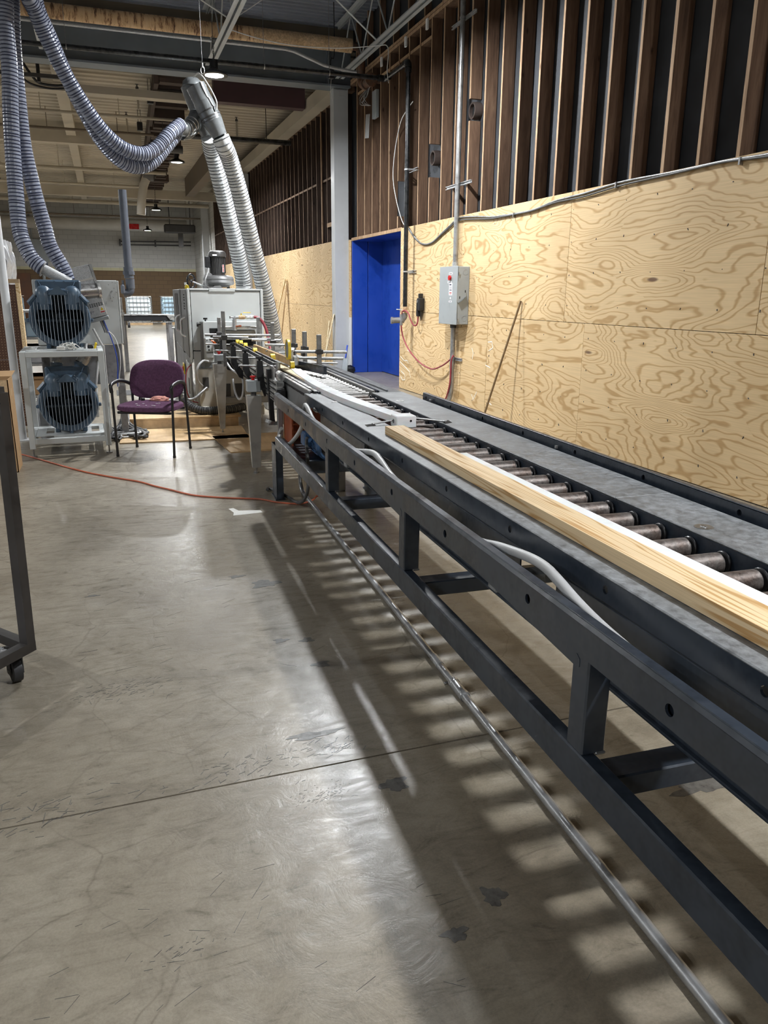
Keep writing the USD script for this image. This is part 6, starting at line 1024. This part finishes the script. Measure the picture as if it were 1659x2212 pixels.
# ------------------------------------------------ totes, dark table and rails beyond the chair
def tote(label, x, y, m, z0=.12):
    t = thing('liquid_tote', label, 'tote', 'caged liquid totes by the back wall', base=(x, y, 0)); w = .55
    part(t, 'tank', box(x-w+.03, x+w-.03, y, y+1.0, z0, 1.22, .08), m, smooth=40)
    part(t, 'cage_top', cat(box(x-w, x+w, y-.02, y, 1.235, 1.265), box(x-w, x-w+.02, y, y+1, 1.235, 1.265), box(x+w-.02, x+w, y, y+1, 1.235, 1.265)), 'duct_white', smooth=False)
    for k in range(8): part(t, 'cage_bar', box(x-w+k*(2*w/7)-.011, x-w+k*(2*w/7)+.011, y-.03, y-.008, z0, 1.25), 'cage_steel', smooth=False)
    for k in range(6): part(t, 'cage_rail', box(x-w, x+w, y-.035, y-.014, z0+.1+k*.19, z0+.122+k*.19), 'cage_steel', smooth=False)
    part(t, 'pallet', box(x-w, x+w, y, y+1, 0, z0), 'pallet_wood', smooth=False)
tote('bright white caged tote left of the machine', 1.42, 37.5, 'tote_white'); tote('blue-tinted caged tote half hidden behind the machine', 2.95, 37.5, 'tote_blue'); tote('caged tote half hidden behind the white cabinet', -.02, 37.5, 'tote_white'); tote('caged tote seen between pole and upper blower', -3.9, 37.5, 'tote_blue')
bt = thing('outfeed_table', 'long low black-sided table with bright rail beyond the purple chair', 'table', base=(.7, 16, 0))
part(bt, 'side', box(.28, 1.10, 14.5, 14.54, .965, 1.05, .004), 'black_plastic', smooth=False); part(bt, 'top_rail', box(.26, 1.12, 14.48, 14.6, 1.055, 1.072, .004), 'alu', smooth=False); part(bt, 'lower_rail', box(.34, 1.08, 14.47, 14.5, .935, .95), 'alu', smooth=False); part(bt, 'top', box(.28, 1.12, 14.54, 15.6, 1.04, 1.056), 'machine_grey', smooth=False)
for s, a in ((1.06, 14.50), (1.09, 15.5), (.30, 15.5)): part(bt, 'leg', box(s-.035, s+.035, a, a+.07, 0, .96, .005), 'alu_grey', smooth=False)
part(bt, 'corner_plate', hull([(1.0, 14.46, 1.06), (1.16, 14.46, 1.06), (1.06, 14.46, .98), (1.16, 14.46, .98), (1.0, 14.6, 1.07), (1.16, 14.6, 1.07)]), 'alu', smooth=False); part(bt, 'caster', lathe([(0, -.02), (.05, -.02), (.05, .02), (0, .02)], (.36, 14.5, .90), 'x', 14), 'rubber')
sb = thing('support_post', 'grey square support post with flange foot beside the outfeed table', 'post', base=(1.15, 13.2, 0)); part(sb, 'post', box(1.02, 1.09, 13.2, 13.27, .02, .88, .004), 'alu_grey', smooth=False); part(sb, 'cap', box(.99, 1.12, 13.17, 13.30, .88, .90), 'alu', smooth=False); part(sb, 'foot', lathe([(0, .03), (.02, .03), (.06, .0), (0, 0)], (1.055, 13.235, 0), n=16), 'black_plastic')
dmk = thing('dark_mat', 'long black strip mat on the floor beyond the chair', 'mat', base=(.6, 12.9, 0)); part(dmk, 'mat', box(.05, 1.5, 11.9, 12.5, 0, .006), 'rubber', smooth=False); part(dmk, 'white_strip', box(.78, 1.0, 12.05, 12.2, .006, .009), 'label_white', smooth=False)
sh = thing('storage_shelf', 'steel wire shelf with grey bins behind the blower stand', 'shelf', base=(-.7, 10.2, 0))
for x in (-1.0, -.2): 
    for y in (9.9, 10.5): part(sh, 'upright', box(x-.018, x+.018, y-.018, y+.018, 0, 1.25), 'galv', smooth=False)
for z in (.25, .62, .92, 1.22): part(sh, 'shelf_board', box(-1.02, -.18, 9.88, 10.52, z, z+.025), 'galv', smooth=False)
for i, (x, z, w, h, m, lab) in enumerate(((-.80, .275, .28, .22, 'cardboard', 'small cardboard carton on the lowest wire shelf'), (-.42, .275, .3, .25, 'black_plastic', 'black bin on the lowest wire shelf'), (-.80, .645, .3, .2, 'wrap_film', 'grey wrapped bundle on the second wire shelf'), (-.42, .645, .3, .22, 'motor_dark', 'dark bin on the second wire shelf'), (-.72, .945, .34, .2, 'tote_blue', 'pale blue bin on the third wire shelf'))):
    t = thing('storage_bin', lab, 'bin', base=(x, 10.1, z)); part(t, 'body', box(x-w/2, x+w/2, 9.95, 10.4, z, z+h, .01), m, smooth=False); part(t, 'rim', box(x-w/2-.01, x+w/2+.01, 9.94, 10.41, z+h-.03, z+h, .005), m, smooth=False)
gb = thing('clear_bag', 'crumpled clear plastic bag on the floor beside the lower blower', 'bag', base=(-.6, 8.2, 0)); g = trimesh.creation.icosphere(3, 1.); v = np.array(g.vertices); v = v*np.array((.16, .14, .27))*(1+.6*(meshkit.fbm(v*2+2, 3, 4)[:, None]-.5)); v[:, 2] = np.maximum(v[:, 2], -.2)+.2; v += (-.62, 8.45, 0); g.vertices = v; part(gb, 'film', g, 'wrap_film', smooth=40)
cl = thing('cable_heap', 'heap of black and grey hoses on the floor between the stand and the chair', 'cable heap', base=(.15, 8.3, 0)); rc = random.Random(9)
for k in range(9): part(cl, 'hose', curve([(.02+rc.uniform(-.08, .3), 8.25+rc.uniform(-.15, .5), .02+rc.uniform(0, .03)) for _ in range(5)]+[(.10+rc.uniform(-.05, .05), 8.75, .1), (.12, 8.85, rc.uniform(.3, .6))], rc.choice((.012, .016, .022)), .04, 8), rc.choice(('hose_dark', 'rubber', 'hose_dark', 'hose_grey')), smooth=60)

for i, (x, y, z0, lab) in enumerate(((.95, 17.6, 4.95, 'sprinkler head standing above the first cream pipe'), (.82, 20.4, 4.98, 'sprinkler head standing on the brown pipe above the sagging hoses'), (3.05, 18.6, 4.7, 'sprinkler riser beside the maroon beam'))):
    t = thing('sprinkler', lab, 'sprinkler', base=(x, y, z0)); part(t, 'riser', cyl((x, y, z0), (x, y, z0+.36), .022, 10), 'cream_paint', smooth=50); part(t, 'head', cat(cyl((x, y, z0+.36), (x, y, z0+.40), .03, 10), cyl((x, y, z0+.40), (x, y, z0+.44), .012, 8), cyl((x, y, z0+.44), (x, y, z0+.445), .035, 10)), 'motor_dark')
for i, (x, y) in enumerate(((1.16, 17.2), (1.08, 20.0), (1.05, 22.8))):
    t = thing('ceiling_sensor', ('nearest small black box hung on two wires under the cream ceiling', 'middle small black box hung on wires under the cream ceiling', 'farthest small black box hung under the cream ceiling')[i], 'sensor', base=(x, y, 4.98)); part(t, 'box', box(x-.06, x+.06, y-.05, y+.05, 4.98, 5.16, .01), 'black_plastic', smooth=False); part(t, 'wire', cat(cyl((x-.03, y, 5.16), (x-.03, y, 5.42), .006, 6), cyl((x+.03, y, 5.16), (x+.03, y, 5.42), .006, 6)), 'motor_dark')
ut = thing('strut_rack', 'dark strut trapeze with black cables hung at the upper left behind the beam', 'rack', base=(-.9, 15.8, 4.95)); part(ut, 'strut', box(-1.6, -.42, 15.8, 15.86, 4.97, 5.03), 'motor_dark', smooth=False); part(ut, 'rod', cat(cyl((-1.05, 15.83, 4.9), (-1.05, 15.83, 5.42), .02, 8)), 'motor_dark'); part(ut, 'rod', cyl((-.75, 15.83, 4.9), (-.75, 15.83, 5.42), .03, 8), 'black_plastic')
part(ut, 'cable', curve([(-1.05, 15.85, 5.4), (-.98, 15.9, 5.2), (-.85, 15.95, 5.0), (-.75, 16.0, 4.92), (-.5, 16.0, 4.90), (-.3, 16.0, 4.93)], .022, .05, 8), 'black_plastic', smooth=60); part(ut, 'cable', curve([(-1.05, 15.9, 5.0), (-.9, 16.0, 4.90), (-.6, 16.1, 4.87), (-.3, 16.1, 4.90)], .018, .05, 8), 'black_plastic', smooth=60)
